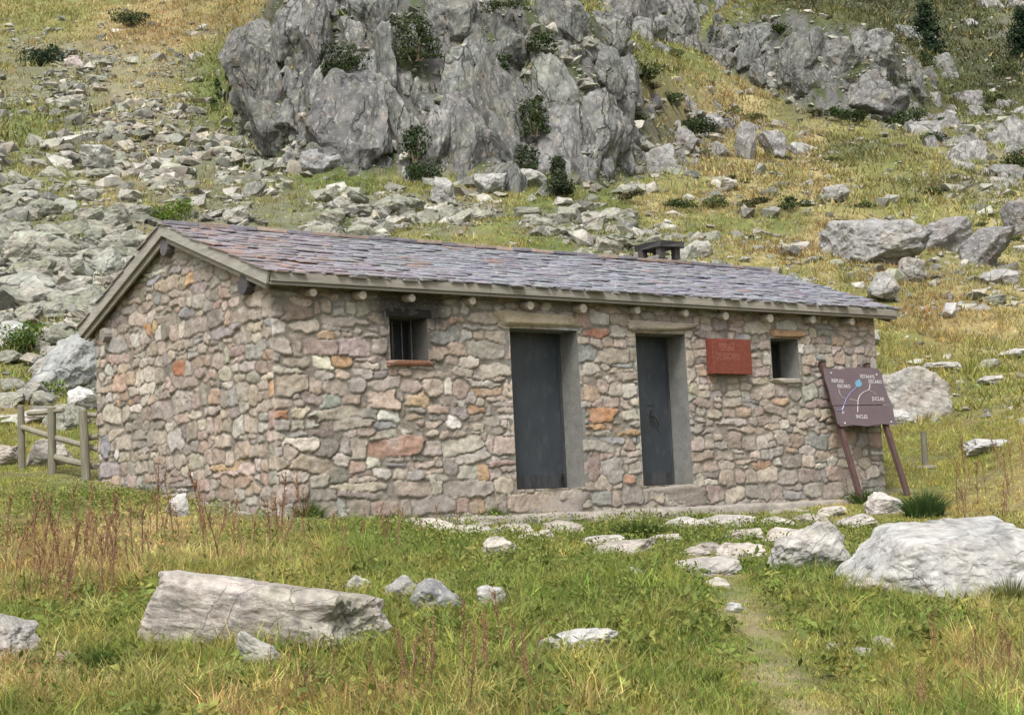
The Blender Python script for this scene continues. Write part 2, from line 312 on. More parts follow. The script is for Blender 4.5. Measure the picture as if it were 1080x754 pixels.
# ------------------------------------------------------------------ ground sheet
def build_ground():
    th = np.concatenate([np.linspace(-math.pi, -.62, 60)[:-1], np.linspace(-.62, -.36, 90)[:-1], np.linspace(-.36, .36, 760), np.linspace(.36, .62, 90)[1:], np.linspace(.62, math.pi, 60)[1:]])
    r = np.concatenate([[.05, 1, 2, 3, 4], np.exp(np.linspace(math.log(5), math.log(330), 620)), [420, 600]])
    T, Rr = np.meshgrid(th, r); X = np.sin(T)*Rr; Y = np.cos(T)*Rr; Z = terr(X, Y)
    sel = np.abs(T) > 1.2  # behind the camera the ground simply goes on falling away gently
    Z = np.where(sel, np.where(np.abs(T) > 1.2, Z*(1-sst(1.2, 2.2, np.abs(T)))+(-1.9-.02*Rr)*sst(1.2, 2.2, np.abs(T)), Z), Z)
    nr, nt_ = T.shape; X, Y, Z = X.ravel(), Y.ravel(), Z.ravel()
    c = grass_cols(X, Y, Z)*.75; px, py = proj(p3(X, Y, Z)); R = np.hypot(X, Y); front = (Y > 4)
    soil = np.array([.12, .095, .055]); n = fbm(p3(X*2.2, Y*2.2), 3, 91)
    w = (np.clip(.45+.5*n, 0, .7)*sst(60, 20, R))[:, None]; c = c*(1-w)+soil*w
    pd = path_d(px+9*n, py); w = (np.clip(sst(1.1, .2, pd)*(.45+.6*n), 0, .75)*front)[:, None]; c = c*(1-w)+np.array([.33, .275, .165])*w
    s = scree(px+14*n, py+8*n)*front; w = (sst(.25, .7, s)*.65)[:, None]; c = c*(1-w)+np.array([.13, .125, .095])*(1+.5*fbm(p3(X*1.1, Y*1.1), 3, 95))[:, None]*w  # scree soil, its colour darkened to stand for shade between the stones
    w = steep(X, Y)[:, None]; q = sst(-.3, .2, n+.3*fbm(p3(X*.7, Z*.7), 3, 97))[:, None]; c = c*(1-w)+(np.array([.05, .066, .024])*(1-q)+np.array([.11, .107, .104])*q)*w
    lx, ly = toH(X, Y); dh = np.maximum(np.maximum(-lx, lx-LEN), np.maximum(-ly, ly-WID)); w = (sst(.5, .0, dh+.25*n)*.8)[:, None]; c = c*(1-w)+np.array([.2, .17, .13])*w
    i = np.arange(nr-1)[:, None]*nt_+np.arange(nt_-1)[None]; q = np.stack([i, i+1, i+nt_+1, i+nt_], -1).reshape(-1, 4)[:, ::-1]
    tag(np_mesh('ground', p3(X, Y, Z), [q], M['ground'], c, smooth=True), kind='structure')
build_ground()

# ------------------------------------------------------------------ rocks
_ico = {}
def ico(sub):
    if sub not in _ico:
        bm = bmesh.new(); bmesh.ops.create_icosphere(bm, subdivisions=sub, radius=1)
        _ico[sub] = (np.array([v.co[:] for v in bm.verts]), np.array([[v.index for v in f.verts] for f in bm.faces])); bm.free()
    return _ico[sub]
def rock_geo(seed, sub=4, npl=15, sharp=55., cut=.84, amp=.05, fine=.035, strata=0., planes=None, chip=.1, asp=1.):
    """a block cut by random planes, edges worn, surface chipped; fits the unit box (half sizes 1)"""
    r = np.random.default_rng(seed); V, Fc = ico(sub); D = V/np.linalg.norm(V, axis=1)[:, None]
    n = r.normal(size=(npl, 3)); n /= np.linalg.norm(n, axis=1)[:, None]; d = r.uniform(.64, 1., npl)
    ax = np.concatenate([np.eye(3), -np.eye(3)])+r.normal(scale=.25, size=(6, 3)); ax /= np.linalg.norm(ax, axis=1)[:, None]
    n = np.concatenate([n, ax]); d = np.concatenate([d, np.full(6, cut)+r.uniform(0, .1, 6)])
    if planes is not None: n = np.array([p[:3] for p in planes], float); d = np.array([p[3] for p in planes], float); ln = np.linalg.norm(n, axis=1); n /= ln[:, None]
    t = (D@n.T)/d; rad = sharp/np.log(np.exp(np.clip(t, -1, 3)*sharp).sum(1))
    P = D*rad[:, None]; o = seed*3.7
    P = P*(1+amp*fbm(P*1.7+o, 3, seed)+fine*fbm(P*7+o, 3, seed+5))[:, None]
    if chip:
        A_, B_ = (P[:, 0]+P[:, 1]*.6)+o, (P[:, 2]+P[:, 1]*.5)*asp+.3*o; C_2, D_ = (P[:, 0]-P[:, 1]*.6)+o, (P[:, 2]-P[:, 1]*.5)*asp; P = P*(1+chip*(trif(A_*2.1, B_*2.1, seed)+.5*trif(C_2*4.7, D_*4.7, seed+3)+.25*trif(A_*9.7+D_, B_*9.7, seed+4)+.13*trif(C_2*19, D_*19+A_, seed+5)))[:, None]
    if strata: P = P*(1+strata*vnoise(np.stack([P[:, 0]*.8, P[:, 1]*.8, P[:, 2]*9+P[:, 0]*.7+.6*fbm(P*2, 2, seed)], 1)+o, seed+9))[:, None]
    lo, hi = P.min(0), P.max(0); P = (P-(lo+hi)/2)/((hi-lo)/2)
    return P, Fc
def rock_col(P, base, seed, lich=.3, green=.15, warm=.2):
    """P in metres"""
    o = seed*5.1; c = .78*np.asarray(base, float)[None]*(1+.38*fbm(P*4.5+o, 5, seed, .65))[:, None]
    a = np.clip(fbm(P*5+o, 4, seed+20)*2.2-.35, 0, 1)[:, None]*lich; c = c*(1-a)+np.array([.45, .44, .40])*a
    a = np.clip(fbm(P*2.5+o, 3, seed+30)*2.4-.3, 0, 1)[:, None]*green; c = c*(1-a)+np.array([.25, .27, .15])*a
    a = np.clip(fbm(P*3+o, 3, seed+40)*2.4-.3, 0, 1)[:, None]*warm; c = c*(1-a)+np.array([.33, .24, .16])*a
    a = np.clip(fbm(P*14+o, 3, seed+50)*2.5-.55, 0, 1)[:, None]*.6; c = c*(1-a)+np.array([.1, .1, .095])*a
    return c
placed = []   # (x, y, radius) keep grass off the stones
def boulder(name, box, label, cat='boulder', base=(.36, .35, .33), dep=.8, sub=4, seed=0, tilt=0, rz=0., sink=.12, Y=None, group=None, mat='rock', cols={}, th=None, rx=0., wf=1., dd=None, **k):
    x0, y0, x1, y1 = box
    P = hit([(x0+x1)/2], [y1])[0]
    if Y: P = at((x0+x1)/2, y1, Y)
    s = P[1]/F; w = (x1-x0)*s; h = (y1-y0)*s; d = dd or w*dep; w *= wf
    G, Fc = rock_geo(seed, sub, **k)
    hh = (th*s if th else h)*(1+sink); V = G*np.array([w/2, d/2, hh/2]); c = rock_col(V, base, seed, **cols)
    a = -ROLL*.0+math.radians(tilt); ca, sa = math.cos(a), math.sin(a); V = np.stack([V[:, 0]*ca-V[:, 2]*sa, V[:, 1], V[:, 0]*sa+V[:, 2]*ca], 1)
    o = np_mesh(name, V, [Fc], M[mat], c, smooth=False)
    cy = P[1]+d*.42; cx = P[0]*cy/P[1]
    o.location = (cx, cy, P[2]+h/2-h*sink*.5 if th else P[2]-h*sink+hh/2); o.rotation_euler = (rx, 0, rz)
    placed.append((cx, cy, w/2, d/2)); return tag(o, label, cat, group)

PINK = (.38, .33, .29); GREY = (.3, .3, .3); PALE = (.42, .4, .37); WHITE = (.5, .49, .475); DKG = (.2, .2, .2)
# the long log-like block in front
boulder('boulder', (134, 603, 398, 703), 'long loaf-shaped boulder with flat top lying in the foreground grass', base=(.43, .385, .345), dep=.42, dd=.46, sub=6, seed=11, tilt=-8.2, sink=.03, th=82, rz=-.40, Y=8.9, wf=1.13,
        planes=[(0, .1, 1, .86), (0, -1, -.1, .9), (0, 1, 0, .92), (0, 0, -1, 1), (1, -.1, .05, .97), (-1, -.12, .1, .98), (-.8, -.7, .25, 1.3), (0, -.75, .8, 1.16), (-.75, 0, .75, 1.24), (.75, 0, .75, 1.3), (0, .6, .8, 1.2), (.55, -.9, -.3, 1.42)], sharp=32, amp=.045, fine=.03, chip=.035, cols=dict(lich=.35, green=.3, warm=.45))
boulder('boulder', (246, 674, 302, 702), 'small pale wedge of stone leaning against the long loaf-shaped boulder', 'stone', base=PALE, dep=.6, sub=5, seed=12, tilt=-24)
boulder('boulder', (404, 607, 444, 637), 'rounded grey stone next to the pointed one behind the long boulder', 'stone', base=(.4, .38, .37), sub=5, seed=13)
boulder('boulder', (434, 613, 494, 651), 'pointed grey stone sloping down to the right in the grass', 'stone', base=GREY, sub=5, seed=14, tilt=-14)
boulder('boulder', (361, 607, 402, 631), 'pale stone just beyond the right end of the long boulder', 'stone', base=PALE, sub=5, seed=15, tilt=-8)
boulder('boulder', (504, 617, 534, 644), 'small pale upright stone alone in the green grass', 'stone', base=(.46, .44, .42), sub=5, seed=16)
boulder('boulder', (552, 664, 654, 686), 'flat whitish slab half buried in the foreground grass', 'slab', base=WHITE, dep=.45, sub=5, seed=17, sink=.3)
boulder('boulder', (-60, 648, 38, 702), 'grey boulder cut by the left edge of the photo', base=(.42, .39, .37), sub=6, seed=18, tilt=-12)
boulder('boulder', (60, 686, 82, 701), 'little brownish stone beside the cut-off grey boulder', 'stone', base=(.36, .27, .2), sub=4, seed=19)
boulder('boulder', (175, 520, 200, 545), 'small white stone at the foot of the gable wall', 'stone', base=WHITE, sub=4, seed=20)
# big white boulder on the right
boulder('boulder', (862, 551, 1125, 634), 'large smooth white boulder in the grass below the signboard', base=(.46, .455, .44), dep=.62, sub=6, seed=21, tilt=2, sink=.12,
        planes=[(0, -.28, 1, .55), (0, -1, .25, .85), (.1, 1, 0, .9), (0, 0, -1, .9), (1, 0, .3, .95), (-1, -.2, .55, .92), (-.5, -.3, .9, .8), (.4, -.35, .9, .78), (-.75, -.75, .1, 1.0), (.1, -.8, .75, .8)], sharp=45, amp=.06, fine=.025, chip=.055, cols=dict(lich=.4, green=.08, warm=.12), )
boulder('boulder', (808, 553, 902, 608), 'grey-white angular boulder touching the left side of the large white one', base=(.45, .43, .4), dep=.7, sub=6, seed=22, tilt=6, chip=.1)
boulder('boulder', (890, 609, 934, 633), 'small brown-edged stone in front of the large white boulder', 'stone', base=(.45, .4, .36), sub=5, seed=23, tilt=-10)
boulder('boulder', (944, 600, 998, 629), 'low grey lobe of rock under the front of the white boulder', 'stone', base=(.46, .45, .45), sub=5, seed=24)
boulder('boulder', (911, 519, 958, 543), 'pale stone with a brown end under the signboard', 'stone', base=(.5, .46, .42), sub=5, seed=25, tilt=-8)
boulder('boulder', (900, 683, 932, 699), 'pale flat stone in the grass right of the path', 'stone', base=PALE, sub=4, seed=26)
boulder('boulder', (917, 671, 943, 692), 'brownish stone leaning on a pale flat one', 'stone', base=(.34, .28, .25), sub=4, seed=27)
boulder('boulder', (870, 677, 888, 689), 'tiny pale stone close to the path edge', 'stone', base=PALE, sub=4, seed=28)
boulder('boulder', (766, 635, 785, 648), 'small whitish stone lying on the trodden path', 'stone', base=WHITE, sub=4, seed=29)
boulder('boulder', (660, 598, 680, 616), 'small grey stone poking out of the green bank', 'stone', base=(.42, .42, .4), sub=4, seed=30)
# flat stones in front of the hut
paving = [(440, 547, 478, 557), (478, 552, 520, 562), (522, 551, 560, 561), (545, 560, 580, 570), (615, 563, 655, 574), (630, 567, 688, 585), (512, 563, 540, 585), (715, 583, 778, 604), (742, 570, 760, 580), (762, 572, 806, 590), (738, 542, 794, 555), (770, 556, 800, 567), (808, 556, 842, 570), (700, 545, 735, 556), (842, 541, 870, 551), (866, 531, 888, 541), (882, 541, 922, 555), (722, 575, 745, 585), (690, 561, 715, 570), (805, 543, 835, 553), (575, 551, 612, 560), (748, 609, 768, 620)]
pl = ['pale paving slab at the left end of the row before the hut', 'second pale slab from the left in the row before the hut', 'pale slab below the first door of the hut', 'thin pale slab set low below the first door', 'pale slab at the top of the bank right of the first door', 'broad whitish slab at the lip of the grass bank', 'upright pale stone at the edge of the grass bank', 'flat grey slab with a stone on it at the start of the path', 'little stone lying on the grey slab by the path', 'pale slab just above the start of the path', 'wide flat slab in front of the plinth under the plaque', 'brown flat stone under the wide slab', 'flat stone left of the angular grey boulder', 'flat stone in front of the second door', 'small flat stone between plinth and white boulder', 'pale stone at the wall foot left of the signboard', 'flat pale slab above the large white boulder', 'narrow stone left of the pale slab by the path', 'small flat stone below the second door', 'flat stone in the grass below the small window', 'thin slab between the two doors', 'small grey stone at the top of the trodden path']
for i, (b, l) in enumerate(zip(paving, pl)):
    boulder('paving_stone', (b[0]-5, b[1]-1, b[2]+5, b[3]+2), l, 'paving stone', base=[(.50, .45, .39), (.46, .43, .39), (.38, .34, .29)][i % 3], dep=.95, sub=5, seed=100+i, cut=.8, sink=.35, sharp=24, rz=rng.uniform(-.3, .3), th=max(7, (b[3]-b[1])*.8), rx=rng.uniform(.12, .25))
# boulders behind the hut, right side
boulder('boulder', (922, 384, 1002, 443), 'rounded grey boulder right behind the signboard', base=(.36, .34, .31), sub=5, seed=31, npl=5, sharp=14, tilt=-6)
boulder('boulder', (918, 431, 968, 449), 'flat whitish slab by the short wooden post', 'slab', base=WHITE, dep=.6, sub=5, seed=32)
boulder('boulder', (1015, 461, 1078, 478), 'flat white stone in the grass at the right edge', 'stone', base=WHITE, sub=5, seed=33)
boulder('boulder', (974, 380, 1016, 392), 'flat pale stone beyond the rounded grey boulder', 'stone', base=PALE, sub=4, seed=34)
boulder('boulder', (1052, 366, 1084, 378), 'white stone at the right edge above the meadow', 'stone', base=WHITE, sub=4, seed=35)
boulder('boulder', (1030, 395, 1060, 406), 'small pale stone in the meadow right of the hut', 'stone', base=PALE, sub=4, seed=36)
boulder('boulder', (860, 220, 988, 279), 'big angular grey outcrop boulder on the slope above the roof end', base=(.29, .285, .28), sub=6, seed=37, chip=.12, npl=14, tilt=-4, mat='farrock')
boulder('boulder', (965, 225, 1035, 265), 'grey boulder up to the right of the big outcrop boulder', base=(.26, .25, .25), sub=5, seed=38, chip=.1, mat='farrock')
boulder('boulder', (1015, 232, 1068, 278), 'dark grey sloping boulder near the right edge of the slope', base=(.22, .21, .21), sub=5, seed=39, chip=.1, mat='farrock', tilt=-14)
boulder('boulder', (945, 270, 976, 296), 'squarish stone below the big outcrop boulder', 'stone', base=(.4, .38, .36), sub=4, seed=40, mat='farrock')
boulder('boulder', (915, 284, 950, 312), 'pointed grey stone above the right end of the roof', 'stone', base=(.33, .32, .31), sub=4, seed=41, mat='farrock', tilt=10)
boulder('boulder', (1030, 282, 1076, 303), 'low grey stone with a shadowed front on the right slope', 'stone', base=(.33, .32, .31), sub=4, seed=42, mat='farrock')
boulder('boulder', (994, 318, 1010, 332), 'small whitish stone in the dry grass above the meadow', 'stone', base=WHITE, sub=4, seed=43, mat='farrock')
boulder('boulder', (681, 150, 714, 187), 'upright square block on the dry slope right of the crag', base=(.33, .325, .32), sub=5, seed=44, cut=.55, mat='farrock', dep=.7)
boulder('boulder', (708, 130, 736, 164), 'second upright block above the square one right of the crag', base=(.31, .3, .3), sub=5, seed=45, mat='farrock')
boulder('boulder', (735, 118, 765, 140), 'rough grey rock among dry grass in mid slope', base=(.32, .31, .31), sub=4, seed=46, mat='farrock')
boulder('boulder', (775, 125, 800, 168), 'narrow standing grey rock rib on the dry slope', base=(.3, .29, .29), sub=5, seed=47, mat='farrock', dep=.7)
boulder('boulder', (800, 135, 832, 165), 'grey rock rib just right of the narrow standing one', base=(.31, .3, .3), sub=5, seed=48, mat='farrock')
boulder('boulder', (866, 193, 898, 214), 'grey stone on the slope between outcrop and big boulder', 'stone', base=(.35, .34, .33), sub=4, seed=49, mat='farrock')
boulder('boulder', (746, 185, 778, 200), 'pale flat stone in the yellow grass above the roof', 'stone', base=PALE, sub=4, seed=50, mat='farrock')
boulder('boulder', (715, 258, 740, 277), 'pale stone right of the chimney', 'stone', base=(.44, .43, .41), sub=4, seed=51, mat='farrock')
boulder('boulder', (1058, 205, 1100, 245), 'dark boulder cut by the right edge high on the slope', base=(.2, .19, .19), sub=5, seed=52, mat='farrock')
# left of the hut
LG = (.34, .345, .3)
boulder('boulder', (10, 236, 78, 272), 'broad greenish slab of rock in the scree left of the roof', base=(.36, .38, .31), sub=5, seed=53, mat='farrock')
boulder('boulder', (-8, 282, 62, 318), 'greenish boulder with a dark hollow below it at the left edge', base=LG, sub=5, seed=54, mat='farrock')
boulder('boulder', (28, 345, 120, 415), 'large smooth grey rock behind the gable and fence', base=(.37, .38, .37), sub=5, seed=55, npl=6, sharp=16, tilt=8, mat='farrock')
boulder('boulder', (70, 406, 106, 434), 'bright white stone beside the last fence post and the gable', 'stone', base=(.55, .54, .52), sub=5, seed=56)
boulder('boulder', (28, 462, 80, 492), 'pale pink boulder seen between the fence posts', base=(.52, .47, .43), sub=5, seed=57)
boulder('boulder', (-15, 468, 20, 491), 'brownish pale stone left of the fence', 'stone', base=(.45, .39, .34), sub=5, seed=58)
boulder('boulder', (0, 430, 78, 449), 'long flat pale rock lying behind the fence rails', 'slab', base=(.5, .45, .41), sub=5, seed=59)
boulder('boulder', (46, 205, 84, 232), 'tilted grey block in the scree above the broad greenish slab', base=LG, sub=4, seed=60, mat='farrock', tilt=15)
boulder('boulder', (96, 258, 132, 292), 'grey-green boulder in the scree just left of the roof edge', base=LG, sub=5, seed=61, mat='farrock')
boulder('boulder', (84, 150, 120, 180), 'pale angular block halfway up the scree', base=(.42, .42, .39), sub=4, seed=62, mat='farrock')
boulder('boulder', (64, 55, 92, 76), 'pinkish block at the top of the scree right of the dark bush', base=(.45, .38, .36), sub=4, seed=63, mat='farrock')
boulder('boulder', (-10, 335, 40, 362), 'pale boulder in the green patch at the left edge', base=(.42, .42, .39), sub=4, seed=64, mat='farrock')
boulder('boulder', (296, 155, 322, 178), 'rounded block at the foot of the crag', base=(.32, .32, .31), sub=5, seed=65, mat='farrock')
boulder('boulder', (316, 150, 370, 187), 'dark grey block fallen against the base of the crag', base=(.26, .26, .26), sub=5, seed=66, mat='farrock')
boulder('boulder', (498, 178, 536, 204), 'pale block at the foot of the middle of the crag', base=(.42, .42, .4), sub=4, seed=67, mat='farrock')
boulder('boulder', (455, 185, 482, 212), 'pale tilted stone below the bush at the crag foot', 'stone', base=(.42, .42, .4), sub=4, seed=68, mat='farrock', tilt=-20)
boulder('boulder', (540, 175, 580, 197), 'pale wedge of rock at the right foot of the crag', base=(.38, .37, .34), sub=4, seed=69, mat='farrock')

def in_hut(X, Y, m=.3):
    lx, ly = toH(X, Y); return (lx > -m) & (lx < LEN+m) & (ly > -m) & (ly < WID+m)
# scree: stones sized in metres, scattered where the slope carries them
def hull(seed):
    r = np.random.default_rng(seed); P = r.normal(size=(13, 3)); P /= np.linalg.norm(P, axis=1)[:, None]; P *= r.uniform(.75, 1., (13, 1))
    P = np.sign(P)*np.abs(P)**.75
    bm = bmesh.new(); vs = [bm.verts.new(p) for p in P]; h = bmesh.ops.convex_hull(bm, input=vs)
    bmesh.ops.delete(bm, geom=[v for v in bm.verts if not v.link_faces], context='VERTS'); bm.verts.index_update()
    V = np.array([v.co[:] for v in bm.verts]); Fc = np.array([[v.index for v in f.verts] for f in bm.faces]); bm.free()
    lo, hi = V.min(0), V.max(0); return (V-(lo+hi)/2)/((hi-lo)/2), Fc
protos = [hull(900+i) for i in range(16)]
def build_scree():
    N = 290000; px = rng.uniform(-260, 1340, N); py = 450-490*rng.uniform(0, 1, N)**.9
    bg = .05+.06*(py < 300)+.22*(px > 600)*(py < 330)*sst(-.1, .35, fbm(p3(px*.02, py*.03), 3, 8))+.1*(px > 600)*(py < 330)
    dn = scree(px+12*fbm(p3(px*.03, py*.03), 2, 5), py+8*fbm(p3(px*.03, py*.03), 2, 6)); dn = dn*(.15+.85*sst(-.34, .06, fbm(p3(px*.028, py*.045), 3, 7))); keep = rng.uniform(0, 1, N) < np.maximum(dn**1.3*.95, bg*.5)
    px, py, dn = px[keep], py[keep], dn[keep]; P = hit(px, py); ok = ~np.isnan(P[:, 0]); P, px, py, dn = P[ok], px[ok], py[ok], dn[ok]
    P[:, 2] = terr(P[:, 0], P[:, 1]); ok = ~in_hut(P[:, 0], P[:, 1], .6) & (P[:, 1] > 23.5); P, px, py, dn = P[ok], px[ok], py[ok], dn[ok]; n = len(P)
    s = .08*(rng.pareto(1.6, n)+1); s = np.where(rng.random(n) < .5, s*.62, s); s = np.clip(s, .05, .85)*np.where(dn > .3, 1, .8); s = np.maximum(s, 1.5*P[:, 1]/F*rng.uniform(.8, 1.6, n))
    pick = rng.integers(0, 16, n); yaw = rng.uniform(0, 6.283, n); tx = rng.normal(0, .3, n); ty = rng.normal(0, .3, n)
    fl = rng.uniform(.35, .75, n); wd = rng.uniform(.65, 1, n)
    pal = np.array([(.25, .245, .2), (.225, .23, .18), (.28, .27, .23), (.19, .19, .165), (.26, .235, .19), (.31, .295, .26)])
    right = (px > 640)[:, None]; c = pal[rng.integers(0, 6, n)]*rng.uniform(.5, 1.4, (n, 1))*np.where(right, 1.0, .98)
    app = s*F/P[:, 1]; vis = (px > -5) & (px < 1085) & (py > -5)
    rank = np.argsort(-np.where(vis, app, 0)); big = rank[:300]; isbig = np.zeros(n, bool); isbig[big] = True
    meshes = []
    for i in range(10):
        G, Fc = rock_geo(300+i, 4, npl=16, chip=.09, sharp=70, amp=.06, cut=.85)
        for j in range(3):
            base = [(.335, .33, .27), (.27, .275, .22), (.38, .365, .315)][j]
            o = np_mesh('scree_stone', G, [Fc], M['farrock'], rock_col(G*.5, base, 40+i*3+j, lich=.3, green=.35)); meshes.append(o.data); bpy.data.objects.remove(o)
    def zone(x, y):
        if x > 640:
            return ('grey stone scattered in the grass on the slope right of the crag', 'stones on the grassy slope right') if y < 215 else ('grey stone scattered in the dry grass above the roof and meadow', 'stones in the dry grass above the meadow')
        if y < 120: return ('pale loose stone high on the scree left of the crag', 'stones of the upper scree')
        if x > 290: return ('pale loose stone in the scree band between crag and roof', 'stones of the scree band behind the roof')
        return ('pale loose stone in the scree slope left of the roof', 'stones of the scree left of the hut')
    for i in big:
        o = bpy.data.objects.new('scree_stone', meshes[rng.integers(0, 30)]); COL.objects.link(o)
        o.location = P[i]+np.array([0, 0, s[i]*fl[i]*.18]); o.scale = (s[i]*.56, s[i]*wd[i]*.56, s[i]*fl[i]*.52); o.rotation_euler = (tx[i], ty[i], yaw[i])
        l, g = zone(px[i], py[i]); tag(o, l, 'stone', g)
    Vs, Fs, Cs = [], [], []; off = 0
    for k in range(16):
        V, Fc = protos[k]; id_ = np.where((pick == k) & ~isbig)[0]
        if not len(id_): continue
        W = V[None]*np.stack([s[id_]*.55, s[id_]*wd[id_]*.55, s[id_]*fl[id_]*.55], 1)[:, None]
        ca, sa = np.cos(tx[id_])[:, None], np.sin(tx[id_])[:, None]; W = np.stack([W[..., 0], W[..., 1]*ca-W[..., 2]*sa, W[..., 1]*sa+W[..., 2]*ca], -1)
        ca, sa = np.cos(yaw[id_])[:, None], np.sin(yaw[id_])[:, None]; W = np.stack([W[..., 0]*ca-W[..., 1]*sa, W[..., 0]*sa+W[..., 1]*ca, W[..., 2]], -1)
        W = W+P[id_][:, None]+np.stack([0*s[id_], 0*s[id_], s[id_]*fl[id_]*.15], 1)[:, None]
        Vs.append(W.reshape(-1, 3)); Cs.append(np.repeat(c[id_], len(V), 0)*rng.uniform(.9, 1.1, (len(id_)*len(V), 1)))
        Fs.append((Fc[None]+(np.arange(len(id_))*len(V))[:, None, None]).reshape(-1, 3)+off); off += len(id_)*len(V)
    tag(np_mesh('scree', np.concatenate(Vs), [np.concatenate(Fs)], M['farrock'], np.concatenate(Cs)), 'loose small grey stones covering the scree slope', 'scree', kind='stuff')
    print('scree', n)
build_scree()

# ------------------------------------------------------------------ crags
def poly_sd(px, py, poly):
    d = np.full(px.shape, 1e9); ins = np.zeros(px.shape, bool)
    for (ax, ay), (bx, by) in zip(poly, poly[1:]+poly[:1]):
        t = np.clip(((px-ax)*(bx-ax)+(py-ay)*(by-ay))/((bx-ax)**2+(by-ay)**2), 0, 1)
        d = np.minimum(d, np.hypot(px-ax-t*(bx-ax), py-ay-t*(by-ay)))
        c = ((ay > py) != (by > py)) & (px < (bx-ax)*(py-ay)/((by-ay) if by != ay else 1e-9)+ax); ins ^= c
    return np.where(ins, d, -d)
def blocks(name, boxes, poly, nfill, fw, fh, seed, lean=.3, asp=.45, base=(.150, .152, .145)):
    """a rock face built of angular blocks and ribs bedded in the steep part of the hill"""
    r = np.random.default_rng(seed); L = [(b, 1) for b in boxes]; pl = np.array(poly, float); k = 0
    while k < nfill:
        x, y = r.uniform(pl[:, 0].min(), pl[:, 0].max()), r.uniform(pl[:, 1].min(), pl[:, 1].max())
        if poly_sd(np.array([x]), np.array([y]), poly)[0] < 2: continue
        w = r.uniform(*fw); h = w*r.uniform(*fh); L.append(((x-w/2, y-h/2, x+w/2, y+h/2), 0)); k += 1
    Vs, Fs, Cs = [], [], []; off = 0
    for j, ((x0, y0, x1, y1), main) in enumerate(L):
        P = hit([(x0+x1)/2], [y0*.45+y1*.55])[0]
        if np.isnan(P[0]): continue
        q = P[1]/F; sc_ = 1.36 if main else 1.25; w, h = (x1-x0)*q*sc_, (y1-y0)*q*sc_; d = max(w*.7, min(h*.55, 2.6)); G, Fc = rock_geo(seed*100+j, 5 if x1-x0 > 26 else 4, npl=15, sharp=85, cut=.86, amp=.06, fine=.02, chip=.12, asp=asp)
        V = G*np.array([w/2, d/2, h/2]); bb = np.array(base)*r.uniform(.66, 1.3)*(1+r.normal(0, .012, 3)); c = rock_col(V+r.uniform(0, 40, 3), bb/.78, seed*7+j, lich=.28, green=.2, warm=.2)
        st = np.clip(fbm(np.stack([V[:, 0]*2.2, V[:, 1]*2.2, V[:, 2]*.35], 1)+j*3.1, 3, seed+j)*2.4-.35, 0, 1)[:, None]*.5; c = c*(1-st)+np.array([.075, .075, .08])*st
        a = -lean*r.uniform(.6, 1.3); V = np.stack([V[:, 0], V[:, 1]*math.cos(a)-V[:, 2]*math.sin(a), V[:, 1]*math.sin(a)+V[:, 2]*math.cos(a)], 1)
        a = r.normal(0, .10); V = np.stack([V[:, 0]*math.cos(a)-V[:, 2]*math.sin(a), V[:, 1], V[:, 0]*math.sin(a)+V[:, 2]*math.cos(a)], 1)
        a = r.normal(0, .35); V = np.stack([V[:, 0]*math.cos(a)-V[:, 1]*math.sin(a), V[:, 0]*math.sin(a)+V[:, 1]*math.cos(a), V[:, 2]], 1)
        Vs.append(V+P+np.array([0, d*(.10 if main else .22), 0])); Fs.append(Fc+off); Cs.append(c); off += len(V)
    return tag(np_mesh(name, np.concatenate(Vs), [np.concatenate(Fs)], M['crag'], np.concatenate(Cs)), kind='structure')
main_poly = [(243, 70), (252, 48), (278, 28), (302, 10), (325, -4), (345, -28), (690, -28), (672, 20), (668, 60), (660, 110), (648, 165), (630, 190), (600, 200), (560, 204), (500, 204), (430, 196), (390, 192), (350, 184), (322, 172), (300, 158), (278, 140), (256, 124), (245, 104)]
main_boxes = [(243, 22, 322, 108), (262, 20, 305, 78), (288, -2, 332, 60), (640, 60, 672, 118), (628, 120, 662, 172), (660, 20, 690, 70), (246, 84, 290, 128), (270, 108, 322, 162), (318, -15, 350, 74), (320, 72, 408, 188), (398, 28, 418, 112), (400, 70, 430, 188), (372, -24, 414, 40), (296, 92, 330, 142), (445, -15, 500, 50), (470, 45, 520, 122), (440, 95, 478, 190), (463, 100, 515, 202), (503, 58, 552, 186), (498, 20, 560, 74), (518, 110, 551, 200), (562, 55, 600, 130), (572, 112, 612, 196), (595, 90, 648, 176), (560, -5, 620, 50), (615, 10, 660, 60), (610, 50, 655, 100), (640, -24, 690, 40), (340, 140, 380, 186), (520, 170, 560, 204)]
GULLY = [(405, -10, 452, 96), (426, 90, 450, 165), (338, 48, 396, 76), (546, 96, 578, 140), (508, 58, 545, 74)]
main_poly = main_poly[:6]+[(720, -28), (712, 30), (700, 90), (680, 150), (655, 185)]+main_poly[11:]
blocks('cliff', main_boxes, main_poly, 175, (9, 26), (1.2, 2.6), 1, lean=.32)
out_poly = [(742, 52), (752, 36), (775, 22), (800, 16), (836, 24), (850, 14), (885, 26), (905, 28), (940, 26), (972, 30), (982, 52), (1004, 62), (1008, 88), (985, 95), (958, 104), (950, 120), (922, 128), (880, 120), (832, 106), (806, 96), (775, 88), (752, 76)]
out_boxes = [(742, 52, 782, 88), (756, 26, 790, 58), (782, 25, 820, 70), (795, 62, 820, 96), (822, 30, 868, 92), (838, 72, 866, 106), (862, 38, 902, 82), (888, 78, 950, 126), (906, 32, 942, 70), (938, 28, 984, 60), (946, 62, 974, 102), (978, 60, 1006, 90)]
blocks('rock_outcrop', out_boxes, out_poly, 46, (7, 20), (.8, 1.8), 2, lean=.35, asp=.8)
top_poly = [(640, -24), (815, -28), (818, 8), (800, 24), (762, 24), (744, 42), (742, 64), (715, 66), (700, 48), (664, 52), (642, 30)]
